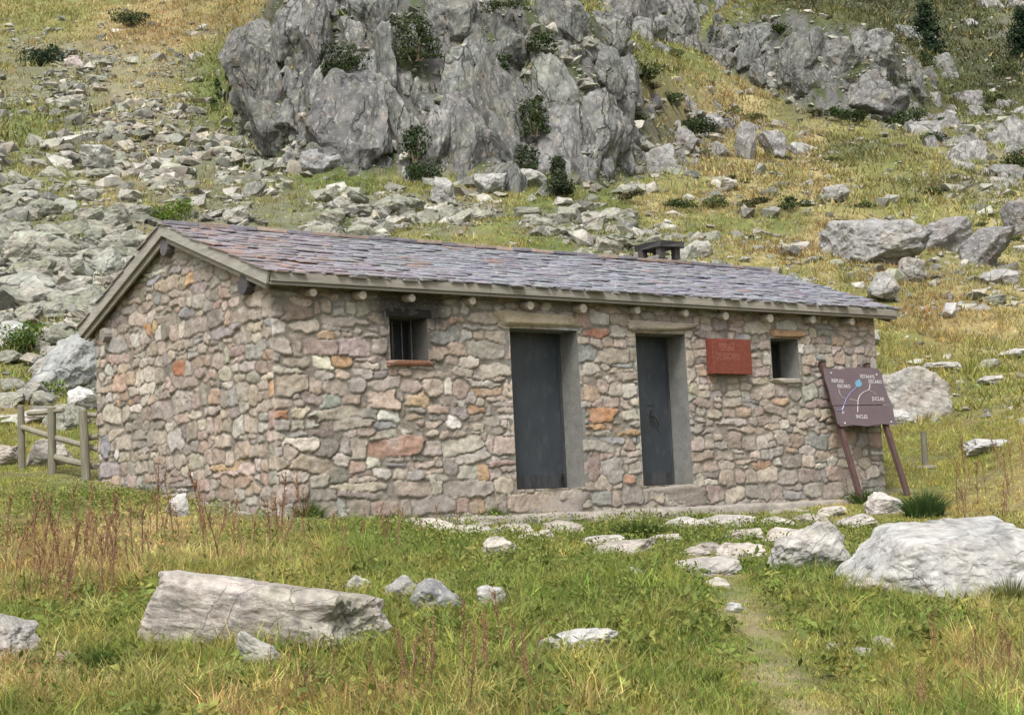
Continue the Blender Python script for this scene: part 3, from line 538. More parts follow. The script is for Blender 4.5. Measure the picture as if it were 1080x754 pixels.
blocks('rock_outcrop', [(668, 0, 704, 46), (698, -15, 735, 40), (708, 38, 740, 64), (738, -20, 775, 20), (772, -24, 814, 16), (642, -10, 670, 30)], top_poly, 24, (7, 18), (.9, 2.), 3, lean=.35, asp=.6)
blocks('rock_outcrop', [(1000, 150, 1040, 185), (1040, 130, 1085, 165), (985, 118, 1010, 150), (836, 150, 856, 172), (1010, 96, 1034, 118), (960, 128, 990, 156), (1050, 172, 1084, 200), (1035, 0, 1058, 18), (1062, -4, 1085, 20), (1012, 20, 1030, 34)], [(945, 98), (990, 100), (1100, 110), (1110, 200), (1040, 195), (985, 170), (950, 130)], 84, (6, 19), (.7, 1.5), 4, lean=.4, asp=.8, base=(.235, .23, .22))
blocks('rock_outcrop', [(664, 150, 682, 176), (745, 150, 772, 172), (756, 128, 774, 150)], [(650, 120), (700, 105), (780, 112), (840, 128), (835, 165), (770, 180), (700, 190), (645, 185)], 36, (6, 17), (.9, 2.), 5, lean=.4, asp=.6, base=(.225, .215, .205))
#PART2
# ------------------------------------------------------------------ the hut
hut = empty('stone_hut', HX.tolist(), HA, label='low rubble-stone mountain hut with slate gable roof and two dark doors', cat='hut')
OE, OG, OG2, RZ, SL = .175, .106, .26, 2.245, .374
CA, SA = 1/math.hypot(1, SL), SL/math.hypot(1, SL)
def roofz(y): return RZ+(np.minimum(y, WID-y)+OE)*SL
OPEN = dict(d1=(3.006, 3.996, 0., 1.80), d2=(4.899, 5.712, -.01, 1.808), w1=(1.403, 1.89, 1.41, 1.87), w2=(7.223, 7.74, 1.292, 1.808))
PAL = np.array([(.36, .285, .235), (.33, .275, .235), (.31, .285, .26), (.40, .335, .28), (.44, .40, .355), (.28, .25, .225), (.37, .26, .2), (.25, .245, .25), (.33, .25, .205), (.42, .36, .30), (.36, .31, .27), (.2, .17, .15), (.40, .25, .14), (.50, .46, .42)])
PW = np.array([16, 14, 12, 12, 7, 9, 6, 5, 8, 9, 12, 3, 2.2, 3.5]); PW = PW/PW.sum(); PAL = PAL*.84+PAL.mean(1)[:, None]*np.array([1.04, 1., .93])*.16; PAL = PAL*np.array([.99, 1.0, .965])
def layout(L, z0, z1, r):
    S = []; z = z0
    while z < z1:
        h = r.uniform(.055, .205); x = -r.uniform(0, .3)
        while x < L+.1:
            w = np.clip(r.lognormal(math.log(.225), .48), .07, .62)*(1.1 if h > .13 else 1.)
            if r.random() < .16 and h > .12:   # two thin stones instead of one
                for q in (0, 1): S.append((x+w/2+r.normal(0, .01), z+h*(.26+.48*q), w/2*r.uniform(.9, 1.05), h*.25, r.normal(0, .06)))
            else: S.append((x+w/2, z+h/2+r.normal(0, .03), w/2*r.uniform(.88, 1.05), h/2*r.uniform(.8, 1.15), r.normal(0, .12)))
            x += w
        z += h
    S = np.array(S); return S, PAL[r.choice(len(PAL), len(S), p=PW)]*r.uniform(.82, 1.16, (len(S), 1))*(1+r.normal(0, .03, (len(S), 3)))
def masonry(u, v, S, C, seed):
    n = len(u); wu = u+.026*fbm(p3(u*7, v*7, seed), 3, seed)+.012*fbm(p3(u*30, v*30, seed), 2, seed+3); wv = v+.022*fbm(p3(u*7, v*7, seed+9.), 3, seed+1)+.011*fbm(p3(u*30, v*30, seed+5), 2, seed+4)
    d1 = np.empty(n); d2 = np.empty(n); i1 = np.empty(n, int); od = np.argsort(v)
    for k in range(0, n, 3000):
        q = od[k:k+3000]; lo, hi = wv[q].min()-.3, wv[q].max()+.3; sel = np.where((S[:, 1] > lo) & (S[:, 1] < hi))[0]; T = S[sel]
        dx = wu[q, None]-T[:, 0]; dy = wv[q, None]-T[:, 1]; c, s = np.cos(T[:, 4]), np.sin(T[:, 4]); a = np.abs(dx*c+dy*s)/T[:, 2]; b = np.abs(-dx*s+dy*c)/T[:, 3]
        D = (a**5+b**5)**.2; D = (D-1)*np.minimum(T[:, 2], T[:, 3]); p = np.argpartition(D, 1, 1)[:, :2]; r = np.arange(len(q)); A, B = D[r, p[:, 0]], D[r, p[:, 1]]
        sw = B < A; d1[q] = np.where(sw, B, A); d2[q] = np.where(sw, A, B); i1[q] = sel[np.where(sw, p[:, 1], p[:, 0])]
    e = d2-d1; gap = .004+.024*sst(-.25, .6, fbm(p3(u*3, v*3, seed), 3, seed+21))
    m = sst(gap*.6, gap+.006, e)*sst(.03, .014, d1)
    hs = np.modf(np.sin(i1*12.9898+seed)*43758.5)[0]; h2 = np.modf(np.sin(i1*78.233+seed)*12543.1)[0]; h3 = np.modf(np.sin(i1*37.7+seed)*9543.1)[0]
    dome = sst(0, .07, e)
    tilt = ((u-S[i1, 0])*h2*.14+(v-S[i1, 1])*h3*.2)
    f = trif(u*8+.4*i1, v*10, seed+31)+.5*trif(u*19+.4*i1, v*23, seed+32)
    h = .001+m*(.007+.011*np.abs(hs)+.001*dome+tilt*.6+.007*f)+.007*fbm(p3(u*16, v*16, seed), 3, seed+41)
    h = np.clip(h, -.004, .06)
    col = np.array([.93, .91, .915])*C[i1]*(1+.5*fbm(p3(u*13, v*15, seed+2), 5, seed+51, .7))[:, None]
    g = np.clip(fbm(p3(u*5, v*6, seed+4), 4, seed+61)*2-.35, 0, 1)[:, None]*.4; col = col*(1-g)+np.array([.43, .42, .385])*g
    mort = np.array([.205, .18, .15])*(1+.25*fbm(p3(u*6, v*6, seed), 3, seed+71))[:, None]  # mortar colour, darkened to suggest thin shadows beneath the stones
    dk = np.clip(fbm(p3(u*1.7, v*1.7, seed), 3, seed+72)*2-.2, 0, 1)[:, None]*.4; mort = mort*(1-dk)+np.array([.12, .1, .085])*dk
    edge = (sst(.02, .0, np.abs(e-gap*.8))*.18)[:, None]
    col = mort*(1-m[:, None])+col*m[:, None]; wash = np.clip(fbm(p3(u*2.2, v*2.2, seed+1), 3, seed+55)*1.6+.05, 0, 1)[:, None]*.38; col = col*(1-wash)+np.array([.27, .24, .205])*wash; col = col*(1-edge)
    # darker and browner towards the foot, with a ragged upper edge
    ft = (sst(.28, -.1, v+.22*fbm(p3(u*2.4, v*3), 3, seed+81))*.35)[:, None]; col = col*(1-ft)+np.array([.2, .185, .15])*ft
    return h, col
def lines(a, b, step, extra):
    x = np.linspace(a, b, int((b-a)/step)+1)
    for e in extra: x[np.argmin(np.abs(x-e))] = e
    return x
Vs, Fs, Cs = [], [], []; off = 0
def add_wall(u0, u1, v0, step, fn, seed, topf, holes=(), special=()):
    global off
    us = lines(u0, u1, step, [h[0] for h in holes]+[h[1] for h in holes]); vmax = topf(np.linspace(u0, u1, 50)).max(); vs = lines(v0, vmax, step, [h[2] for h in holes]+[h[3] for h in holes])
    U, Vv = np.meshgrid(us, vs); nu = len(us); U = U.ravel(); Vv = np.minimum(Vv.ravel(), topf(U)); r = np.random.default_rng(seed); S, C = layout(u1, v0-.05, vmax+.1, r)
    for su, sv, a, b, c in special:
        S = S[~((np.abs(S[:, 0]-su) < a*.9) & (np.abs(S[:, 1]-sv) < b*.9))] if False else S
        k = np.argmin(np.hypot(S[:, 0]-su, (S[:, 1]-sv)*1.6)); C[k] = c; S[k] = (su, sv, a, b, 0)
    h, col = masonry(U, Vv, S, C, seed)
    w = sst(0, .014, U-u0)*sst(0, .014, u1-U)
    for x0, x1, z0, z1 in holes:
        dx = np.maximum(x0-U, U-x1); dz = np.maximum(z0-Vv, Vv-z1); w = w*sst(0, .03, np.maximum(dx, dz))
    corner = np.minimum(U-u0, u1-U) < .004
    if seed == 3:   # smoke stain above and around the first window; dark brown tint along the whole wall top
        ns = .12*fbm(p3(U*4, Vv*4), 3, 77); so_ = sst(.16, -.02, np.maximum(np.maximum(1.36-U, U-2.02)*.8, 1.86-Vv)+ns)*.86; so_ = np.maximum(so_, .5*sst(.22, .0, np.maximum(np.maximum(1.38-U, U-1.93), np.maximum(1.5-Vv, Vv-2.2))+ns)); col = col*(1-so_[:, None])+np.array([.018, .016, .015])*so_[:, None]
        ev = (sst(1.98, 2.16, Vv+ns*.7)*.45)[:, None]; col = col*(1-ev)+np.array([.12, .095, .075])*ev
    h = h*w+(1-w)*np.where(corner, 0, .012)
    P = fn(U, h, Vv); i = np.arange(len(vs)-1)[:, None]*nu+np.arange(nu-1)[None]; q = np.stack([i, i+1, i+nu+1, i+nu], -1).reshape(-1, 4)
    cu, cv = U[q].mean(1), Vv[q].mean(1); keep = (Vv[q].max(1)-Vv[q].min(1)) > 1e-5
    for x0, x1, z0, z1 in holes: keep &= ~((cu > x0) & (cu < x1) & (cv > z0) & (cv < z1))
    Vs.append(P); Fs.append(q[keep]+off); Cs.append(col); off += len(P)
OR = (.37, .205, .11); RED = (.3, .13, .08)
spc = []
for px, py, w, h, c in [(633, 438, 36, 17, OR), (633, 451, 42, 8, (.4, .24, .12)), (565, 490, 0, 0, None), (661, 506, 16, 14, (.36, .17, .1)), (623, 491, 22, 34, (.24, .17, .15)), (646, 497, 26, 30, (.3, .28, .26)), (617, 352, 12, 8, RED), (632, 352, 14, 9, (.33, .16, .11)), (507, 433, 30, 9, (.34, .2, .11)), (653, 465, 60, 9, (.27, .27, .28)), (280, 0, 0, 0, None), (820, 425, 30, 12, (.42, .28, .18)), (477, 443, 12, 14, (.6, .57, .53)), (560, 0, 0, 0, None), (800, 493, 26, 11, (.38, .25, .17)), (404, 420, 34, 24, (.43, .35, .28)), (436, 420, 24, 18, (.45, .34, .22)), (313, 330, 30, 22, (.24, .19, .15)), (296, 436, 26, 13, (.36, .17, .085)), (320, 467, 44, 13, (.56, .51, .43)), (700, 410, 0, 0, None)]:
    if c is None or w == 0: continue
    x, z = on_front(px, py); s = 16.5*(1+.03*x)/F; spc.append((x, z, w*s/2/(.79-.02), h*s/2, np.array(c)))
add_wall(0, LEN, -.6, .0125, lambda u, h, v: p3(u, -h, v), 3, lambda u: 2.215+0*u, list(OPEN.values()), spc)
gs = [(2.05, 1.50, .12, .08, np.array((.35, .16, .09))), (2.85, 2.03, .08, .06, np.array((.42, .22, .1))), (2.62, 2.05, .07, .07, np.array((.44, .33, .17))), (.35, 2.02, .18, .11, np.array((.42, .36, .3))), (2.2, .72, .2, .16, np.array((.45, .42, .4))), (1.15, .62, .22, .1, np.array((.42, .36, .3))), (4.1, .75, .14, .16, np.array((.24, .24, .26))), (3.75, .72, .07, .11, np.array((.55, .53, .5)))]
add_wall(0, WID, -.6, .0125, lambda u, h, v: p3(-h, u, v), 5, lambda u: roofz(u)-.045, (), gs)
Fs[-1] = Fs[-1][:, ::-1]
add_wall(0, WID, -.6, .03, lambda u, h, v: p3(LEN+h, u, v), 6, lambda u: roofz(u)-.045)
add_wall(0, LEN, -.6, .04, lambda u, h, v: p3(u, WID+h, v), 8, lambda u: 2.215+0*u)
Fs[-1] = Fs[-1][:, ::-1]
np_mesh('wall', np.concatenate(Vs), [np.concatenate(Fs)], M['wall'], np.concatenate(Cs), hut, smooth=True)

# openings: rendered jambs, doors and small windows
CEM = (.175, .175, .162)
def slabrock(name, a, b, col, seed, mat='wall', parent=hut, chip=.04, sub=4):
    a, b = np.array(a, float), np.array(b, float); G, Fc = rock_geo(seed, sub, cut=.74, npl=6, sharp=40, amp=.03, fine=.02, chip=chip)
    G = np.sign(G)*np.abs(G)**.8
    V = (a+b)/2+G*(b-a)/2; return np_mesh(name, V, [Fc], M[mat], rock_col(V, col, seed, lich=.25, green=.1, warm=.3), parent, smooth=True)
def reveal(k, dep):
    x0, x1, z0, z1 = OPEN[k]; m = MB(); t = .06; y0 = -.009
    def panel(a, b, ax): m.box(a, b, CEM if k != 'w1' else (.10, .095, .085))
    panel((x0-t, y0, z0-.004), (x0, dep+.05, z1+t), 0); panel((x1, y0, z0-.004), (x1+t, dep+.05, z1+t), 0); panel((x0-.001, y0, z1), (x1+.001, dep+.05, z1+t-.003), 0)
    if k[0] == 'w': panel((x0-.001, y0, z0-t), (x1+.001, dep+.05, z0), 0)
    o = m.build('door_jamb' if k[0] == 'd' else 'window_jamb', M['cement'], hut); return o
DC = (.036, .043, .052)
for k, dep in (('d1', .345), ('d2', .345)):
    x0, x1, z0, z1 = OPEN[k]; reveal(k, dep); m = MB()
    m.box((x0+.012, dep-.03, z0+.012), (x1-.012, dep+.03, z1-.01), DC)
    o = m.build('door', M['sheet'], hut, bevel=.004); o['label'] = 'dark blue-grey sheet metal door'
    f = MB(); 
    for a, b in (((x0+.001, dep-.038, z0), (x0+.04, dep+.02, z1-.002)), ((x1-.04, dep-.038, z0), (x1-.001, dep+.02, z1-.002)), ((x0+.041, dep-.038, z1-.04), (x1-.041, dep+.02, z1-.002))): f.box(a, b, (.045, .048, .052))
    f.build('frame', M['metal'], o)
    for q in (.16, .5, .84):
        g = MB(); zz = z0+(z1-z0)*q; g.box((x0+.03, dep-.0435, zz-.05), (x0+.062, dep-.031, zz+.05), (.028, .028, .03)); g.tube([(x0+.046, dep-.048, zz-.05), (x0+.046, dep-.048, zz+.05)], .009, 8, (.03, .03, .03)); g.build('hinge', M['metal'], o)
    g = MB(); g.box((x0+.05, dep-.034, z0+.012), (x1-.05, dep-.0302, z0+.16), (.04, .042, .046)); g.build('kick_plate', M['metal'], o)
    hx = x0+(x1-x0)*(.60 if k == 'd2' else .9); hz = z0+.82; h = MB()
    if k == 'd2':
        h.box((hx-.022, dep-.041, hz-.09), (hx+.022, dep-.031, hz+.1), (.03, .03, .032)); h.tube([(hx, dep-.04, hz+.02), (hx, dep-.085, hz+.02), (hx+.05, dep-.09, hz-.05), (hx+.06, dep-.085, hz-.09)], .011, 8, (.03, .03, .03)); h.box((hx-.06, dep-.036, hz+.145), (hx+.06, dep-.0305, hz+.165), (.03, .03, .03))
    else:
        h.box((x1-.085, dep-.041, z0+.03), (x1-.05, dep-.03, z0+.17), (.012, .012, .012)); h.tube([(x1-.07, dep-.04, z0+.14), (x1-.07, dep-.07, z0+.14), (x1-.07, dep-.07, z0+.05)], .009, 8, (.012, .012, .012))
    h.build('handle', M['metal'], o)
for k, dep in (('w1', .36), ('w2', .36)):
    x0, x1, z0, z1 = OPEN[k]; reveal(k, dep); m = MB()
    fr = .035; y = dep-.05
    for a, b in (((x0+.001, y, z0+.001), (x0+fr, y+.04, z1-.001)), ((x1-fr, y, z0+.001), (x1-.001, y+.04, z1-.001)), ((x0+fr+.001, y, z1-fr), (x1-fr-.001, y+.04, z1-.001)), ((x0+fr+.001, y, z0+.001), (x1-fr-.001, y+.04, z0+fr)), (((x0+x1)/2-.015, y+.003, z0+fr+.001), ((x0+x1)/2+.015, y+.037, z1-fr-.001))): m.box(a, b, (.04, .036, .032))
    o = m.build('window', M['metal'], hut); g = MB(); g.box((x0+.002, y+.018, z0+.002), (x1-.002, y+.024, z1-.002), (.012, .014, .016)); g.build('pane', M['metal'], o)
    if k == 'w1':
        bb = MB(); 
        for q in (.3, .55, .8): bb.tube([(x0+(x1-x0)*q, .16, z0+.001), (x0+(x1-x0)*q, .16, z1-.001)], .008, 8, (.05, .045, .04))
        bb.build('bars', M['metal'], o)
slabrock('window_sill', (1.33, -.075, 1.335), (1.99, .12, 1.408), (.3, .14, .085), 71).__setitem__('label', 'reddish stone sill')
slabrock('window_sill', (7.17, -.06, 1.215), (7.82, .12, 1.29), (.45, .42, .37), 72).__setitem__('label', 'pale stone sill')
slabrock('lintel', (2.76, -.075, 1.805), (4.2, .07, 1.985), (.40, .335, .235), 73); slabrock('lintel', (4.72, -.075, 1.812), (5.92, .07, 1.955), (.40, .345, .275), 74)
slabrock('lintel', (7.12, -.07, 1.812), (7.93, .06, 1.93), (.36, .22, .12), 76)
m = MB(); m.box((1.37, -.018, 1.868), (1.95, .05, 1.955), (.02, .018, .017), .006); o = m.build('lintel', M['dark'], hut, bevel=.008); o['label'] = 'soot-black timber lintel over the first window'
slabrock('doorstep', (2.93, -.07, -.34), (4.1, .36, -.004), (.29, .255, .22), 77, chip=.07); slabrock('doorstep', (4.8, -.06, -.34), (5.95, .36, -.015), (.31, .275, .24), 78, chip=.07)
# plinth along the front
n = 260; us = np.linspace(-.12, 8.7, n); sec = [(-.0, -.9), (-.36, -.9), (-.37, -.31), (-.35, -.275), (-.2, -.268), (0.02, -.262)]
V = np.array([[(u, y, z) for y, z in sec] for u in us]).reshape(-1, 3); nn = p3(V[:, 0]*2.6, V[:, 1]*5, V[:, 2]*5)
V[:, 1] += .06*fbm(nn, 3, 5)*(V[:, 1] < -.1); V[:, 2] += .022*fbm(nn*1.4, 3, 6)*(V[:, 2] > -.6)-.02*(V[:, 0]/8)
i = np.arange(n-1)[:, None]*6+np.arange(5)[None]; q = np.stack([i, i+1, i+7, i+6], -1).reshape(-1, 4)
np_mesh('foundation', V, [q], M['cement'], np.array([.26, .235, .205])*(1+.3*fbm(nn*2, 4, 9))[:, None], hut, smooth=True)
for j in range(13):   # rough stones of the ledge along its edge
    if j in (4, 9): continue
    x0 = .1+j*.56+rng.uniform(-.1, .1); slabrock('kerb_stone', (x0, -.58-rng.uniform(0, .12), -.62), (x0+rng.uniform(.36, .62), -.26, -.285+rng.uniform(-.06, .03)-.012*j/2), [(.33, .29, .25), (.38, .34, .29), (.28, .25, .22)][j % 3], 450+j, chip=.08)
# along the gable the footing stones stick out a little
for j in range(7):
    y0 = .0+j*.42; z0 = -.22+j*.055; slabrock('footing_stone', (-.16-.04*(j % 3), y0, z0-.2), (.02, y0+.46, z0+.06+.02*(j % 2)), [(.4, .36, .31), (.36, .33, .3)][j % 2], 400+j)

# roof
X0, X1 = -OG, LEN+OG2; RL = (WID/2+OE)/CA
def rp(x, t, n, side):
    y = -OE+t*CA-n*SA; z = RZ+t*SA+n*CA; return (x, y if side == 0 else WID-y, z)
mb = MB()
for side in (0, 1):
    P = [rp(X0, 0, -.05, side), rp(X1, 0, -.05, side), rp(X1, RL, -.05, side), rp(X0, RL, -.05, side), rp(X0, 0, .0, side), rp(X1, 0, .0, side), rp(X1, RL, 0, side), rp(X0, RL, 0, side)]
    if side: P = [P[k] for k in (1, 0, 3, 2, 5, 4, 7, 6)]
    mb.hexa(P, (.2, .18, .155))
deck = mb.build('roof', M['wood'], hut)
mb = MB(); EXP = .155; rs = np.random.default_rng(5)
for side in (0, 1):
    nc = int(RL/EXP)+1
    for c in range(-1, nc):
        t0 = c*EXP-.045 if c >= 0 else -.035; x = X0-.05-rs.uniform(0, .2)
        while x < X1+.04:
            w = rs.uniform(.12, .27); xa, xb = max(x, X0-.045-rs.uniform(0, .015)), min(x+w-.009, X1+.045+rs.uniform(0, .02)); x += w
            if xb-xa < .05: continue
            ta = t0+rs.normal(0, .02); tb = min(ta+EXP*1.75, RL+.01); th = rs.uniform(.010, .019); la = .027+rs.uniform(0, .011) if c >= 0 else .016; lb = .010
            k = (xb-xa); d1, d2 = rs.uniform(0, .02), rs.uniform(0, .02); sk = rs.normal(0, .01)
            # clipped lower corners
            pts = [(xa+k*.0, ta+.03+d1), (xa+k*.12, ta+sk), (xb-k*.12, ta-sk), (xb, ta+.03+d2), (xb-.002, tb), (xa+.002, tb)]
            f = lambda t: la+(lb-la)*np.clip((t-ta)/(tb-ta), 0, 1)
            jt = rs.normal(0, .004); lo = [rp(px_, pt_, f(pt_)+jt-th, side) for px_, pt_ in pts]; hi = [rp(px_, pt_, f(pt_)+jt, side) for px_, pt_ in pts]
            b = np.array([.225, .222, .25])*rs.uniform(.8, 1.2)+rs.normal(0, .008, 3)
            u = (xa-X0)/9; br = max(0, 1-u*3.2)*rs.uniform(.2, 1.1); b = b*(1-.7*min(br, 1))+np.array([.25, .185, .175])*.7*min(br, 1)
            if rs.random() < .025+.1*(u < .12): b = b*.55+np.array([.32, .18, .1])*.45
            if rs.random() < .07: b = b*.6+np.array([.3, .31, .28])*.4
            q4 = [[1, 2, 8, 7], [2, 3, 9, 8], [3, 4, 10, 9], [4, 5, 11, 10], [5, 0, 6, 11], [0, 1, 7, 6], [6, 7, 8, 9], [6, 9, 10, 11], [0, 3, 2, 1], [0, 5, 4, 3]]
            if side: q4 = [r_[::-1] for r_ in q4]
            mb.add(lo+hi, q4, col=b)
mb.build('slates', M['slate'], deck)
mb = MB(); x = X0-.03
while x < X1:   # ridge: flat stones bedded in rusty mortar
    w = rs.uniform(.25, .45); z = RZ+RL*SA+.028+rs.uniform(-.004, .008); c = np.array([.28, .215, .18])*rs.uniform(.8, 1.2) if rs.random() < .5 else np.array([.17, .16, .18])
    mb.box((x, WID/2-.09, z-.03), (min(x+w-.006, X1+.02), WID/2+.09, z+.012), c, .006); x += w
mb.build('ridge_cap', M['slate'], deck, bevel=.006)
WD = (.245, .225, .19)
def board(name, A, B, w, h, up, col=WD, mat='wood', parent=hut, bevel=.004, segs=1, lab=None):
    m = MB(); m.bar(A, B, w, h, up, col); o = m.build(name, M[mat], parent, bevel=bevel)
    if lab: o['label'] = lab
    return o
# fascia in four lengths, butted
xs = [X0, 2.62, 5.35, 7.95, X1]
for a, b in zip(xs[:-1], xs[1:]):
    m = MB(); c = np.array(WD)*random.uniform(.9, 1.12)
    m.box((a+.002, -OE-.028, 2.146), (b-.002, -OE-.002, 2.24), c); m.box((a+.002, -OE-.012, 2.112), (b-.002, -OE+.02, 2.144), c*.8); m.build('fascia_board', M['wood'], hut, bevel=.004)
m = MB(); m.box((X0, WID+OE+.002, 2.115), (X1, WID+OE+.032, 2.243), WD); m.build('fascia_board', M['wood'], hut, bevel=.004)
for xo, s in ((X0-.034, 1), (X1+.003, -1)):
    for side in (0, 1):
        m = MB(); P = []
        for xx in (xo, xo+.031):
            P.append([rp(xx, -.03, -.125, side), rp(xx, RL+.0-.125*SL*0, -.125, side), rp(xx, RL, .004, side), rp(xx, -.03, .004, side)])
        yc = WID/2
        for Q in P: Q[1] = (Q[1][0], yc+(-.0015 if side == 0 else .0015), RZ+RL*SA-.125/CA); Q[2] = (Q[2][0], yc+(-.0015 if side == 0 else .0015), RZ+RL*SA+.004)
        m.add(P[0]+P[1], [[0, 3, 2, 1], [4, 5, 6, 7], [0, 1, 5, 4], [1, 2, 6, 5], [2, 3, 7, 6], [3, 0, 4, 7]], col=np.array([.30, .285, .255])*random.uniform(.92, 1.05)); m.build('barge_board', M['woodx'], hut, bevel=.004)
        m = MB(); xi = xo+.05 if s > 0 else xo-.04
        A, B = rp(xi, .02, -.135, side), rp(xi, RL-.09, -.135, side); m.bar(A, B, .028, .10, (0, -SA, CA), (.25, .23, .2)); m.build('soffit_board', M['woodx'], hut, bevel=.003)
# purlins seen at the gable, rafter tails below the fascia
def on_gable(px, py, x=-.1):
    P = at(px, py, 1.)-np.array([0, 0, ZC]); o = np.array([0, 0, ZC]); nx = np.array([ch, sh, 0]); k = (x-((o-HX)@nx))/(P@nx); Q = o+k*P; return toH(Q[0], Q[1])[1], Q[2]
for px, py, r, c, l in ((174, 259, .085, (.11, .10, .105), 'ridge purlin with a dark capped end'), (257, 297, .095, (.07, .065, .07), 'dark purlin end below the right verge'), (109, 351, .075, (.2, .185, .165), 'grey purlin end below the left verge')):
    y, z = on_gable(px, py, -.085); m = MB(); m.tube([(.25, y, z-.03), (-.08, y, z-.03), (-.106, y, z-.03)], [r*1.15, r*1.15, r*1.1], 12, c, .05); o = m.build('purlin', M['wood'], hut, bevel=.004); o['label'] = l
for px, py in ((331, 308), (383, 311), (435, 314), (499, 317), (560, 322), (616, 325), (673, 327), (724, 330), (766, 333), (813, 335.5), (858, 337), (899, 339)):
    x, z = on_front(px, py, -.15); m = MB(); r = random.uniform(.045, .06); m.tube([(x, .2, z+.05), (x, -.12, z), (x, -.15, z-.005)], [r, r, r*.9], 10, (.33, .29, .24), .05); m.build('rafter_end', M['wood'], hut, bevel=.003)
# chimney: slab on short legs over a low stack
xc, zc = on_front(695, 272, 2.75); zt = on_front(695, 262, 2.75)[1]; hw = .30
slabrock('chimney_stack', (xc-.26, 2.52, zc-.5), (xc+.26, 3.0, zc-.0), (.2, .19, .18), 79)
m = MB()
chim = [(-.15, 2.56), (.15, 2.56), (-.15, 2.93), (.15, 2.93), (.0, 2.75)]
for dx, yy in chim:
    m = MB(); m.box((xc+dx-.05, yy-.05, zc-.05), (xc+dx+.05, yy+.04, zt-.012), (.055, .05, .048), .008); m.build('chimney_leg', M['dark'], hut, bevel=.006)
m = MB(); m.box((xc-.22, 2.46, zt-.02), (xc+.225, 3.02, zt+.055), (.05, .048, .047), .02); m.box((xc-.16, 2.52, zt+.056), (xc+.18, 2.98, zt+.085), (.06, .056, .052), .02); m.build('chimney_cap', M['dark'], hut, bevel=.012)

# ------------------------------------------------------------------ plaque, information board, fence
x0, zt_ = on_front(743, 360); x1, zb = on_front(786, 396); zt2 = on_front(786, 359.5)[1]
pq = empty('wooden_plaque', H((x0+x1)/2, -.06, zb).tolist(), HA, label='reddish-brown wooden plaque fixed to the stone wall right of the second door', cat='plaque')
w = x1-x0; hgt = zt2-zb; m = MB()
m.box((-w/2, -.07, 0), (w/2, 0.05, hgt), (.155, .042, .027)); o = m.build('board', M['plaque'], pq, bevel=.008)
def text(body, size, mat, parent, fmap, name='lettering', ext=.0025):
    cu = bpy.data.curves.new('t', 'FONT'); cu.body = body; cu.size = size; cu.align_x = 'LEFT'; cu.resolution_u = 3; cu.extrude = ext; cu.offset = size*.02
    ob = bpy.data.objects.new('t', cu); COL.objects.link(ob); dg = bpy.context.evaluated_depsgraph_get(); me = bpy.data.meshes.new_from_object(ob.evaluated_get(dg)); bpy.data.objects.remove(ob)
    for v in me.vertices: v.co = Vector(fmap(v.co))
    me.name = name; me.materials.clear(); me.materials.append(mat); o = bpy.data.objects.new(name, me); a = me.attributes.new('col', 'FLOAT_COLOR', 'POINT')
    return link(o, parent), me
def paintcol(me, c):
    a = me.attributes['col']; a.data.foreach_set('color', np.tile(np.array([*c, 1.], np.float32), len(me.vertices)))
# worn carved lettering, hardly legible
for body, xx, zz, sz in (('REFUGI', .17, .66, .13), ('DE SISCARO', .08, .40, .12), ('2.156 m', .1, .17, .1)):
    if body[0] == '2': continue
    o2, me = text(body, sz, M['plaque'], o, lambda c, xx=xx, zz=zz: (-w/2+w*xx+c.x*.62, -.0705-.5*c.z-.001, hgt*zz+c.y)); paintcol(me, (.22, .08, .058))

ib = empty('information_board', H(8.4, -.5, -.25).tolist(), HA, label='brown hiking map signboard on two posts leaning against the right end of the hut', cat='signboard')
def bp(px, py, lift=0.):
    y = -.085-.40*((py-386)/138)-lift; x, z = on_front(px, py, y); return np.array([x-8.4, y+.5, z+.25])
out = [(868, 388), (885, 389.5), (905, 387.5), (926, 388.5), (930, 394), (932, 404), (936, 416), (941, 427), (943, 438), (945.5, 448), (930, 447), (915, 449.5), (900, 448), (887, 450), (883, 446), (880, 432), (878, 424), (874, 412), (870, 400)]
def panel(pts, name):
    A = np.array([bp(*p, .05) for p in pts]); B = np.array([bp(*p, .02) for p in pts]); n = len(pts); bm = bmesh.new(); va = [bm.verts.new(p) for p in A]; vb = [bm.verts.new(p) for p in B]
    bm.faces.new(va); bm.faces.new(vb[::-1])
    for i in range(n): bm.faces.new((va[i], vb[i], vb[(i+1) % n], va[(i+1) % n]))
    bmesh.ops.recalc_face_normals(bm, faces=bm.faces); me = bpy.data.meshes.new(name); bm.to_mesh(me); bm.free(); a = me.attributes.new('col', 'FLOAT_COLOR', 'POINT'); a.data.foreach_set('color', np.tile(np.array([.115, .085, .095, 1], np.float32), len(me.vertices))); me.materials.append(M['panel']); return link(bpy.data.objects.new(name, me), ib)
up = out[:7]+[(940.7, 426.4), (877.8, 427.4)]+out[17:]; dn = [(878, 428.2), (941, 427.2)]+out[8:16]
pa, pb = panel(up, 'panel'), panel(dn, 'panel')
def sg(u, v, lift=.053): return bp(866+84*u/905., 384+70*v/754., lift)   # position on the board from a close-up of it
def stxt(body, u0, v0, u1, v1, hgt_, par):
    L = {}; cw = len(body)*.62
    o_, me = text(body, 1., M['paint'], par, lambda c: (c.x, c.y, c.z)); xs_ = np.array([v.co.x for v in me.vertices]); wmax = xs_.max()
    for v in me.vertices:
        u = u0+(u1-u0)*v.co.x/wmax; q = v0+(v1-v0)*v.co.x/wmax-v.co.y*hgt_/.72+0; u += -(v.co.y*hgt_/.72)*.12; v.co = Vector(sg(u, q, .0525+max(v.co.z, 0)*.8))
    paintcol(me, (.44, .42, .425))
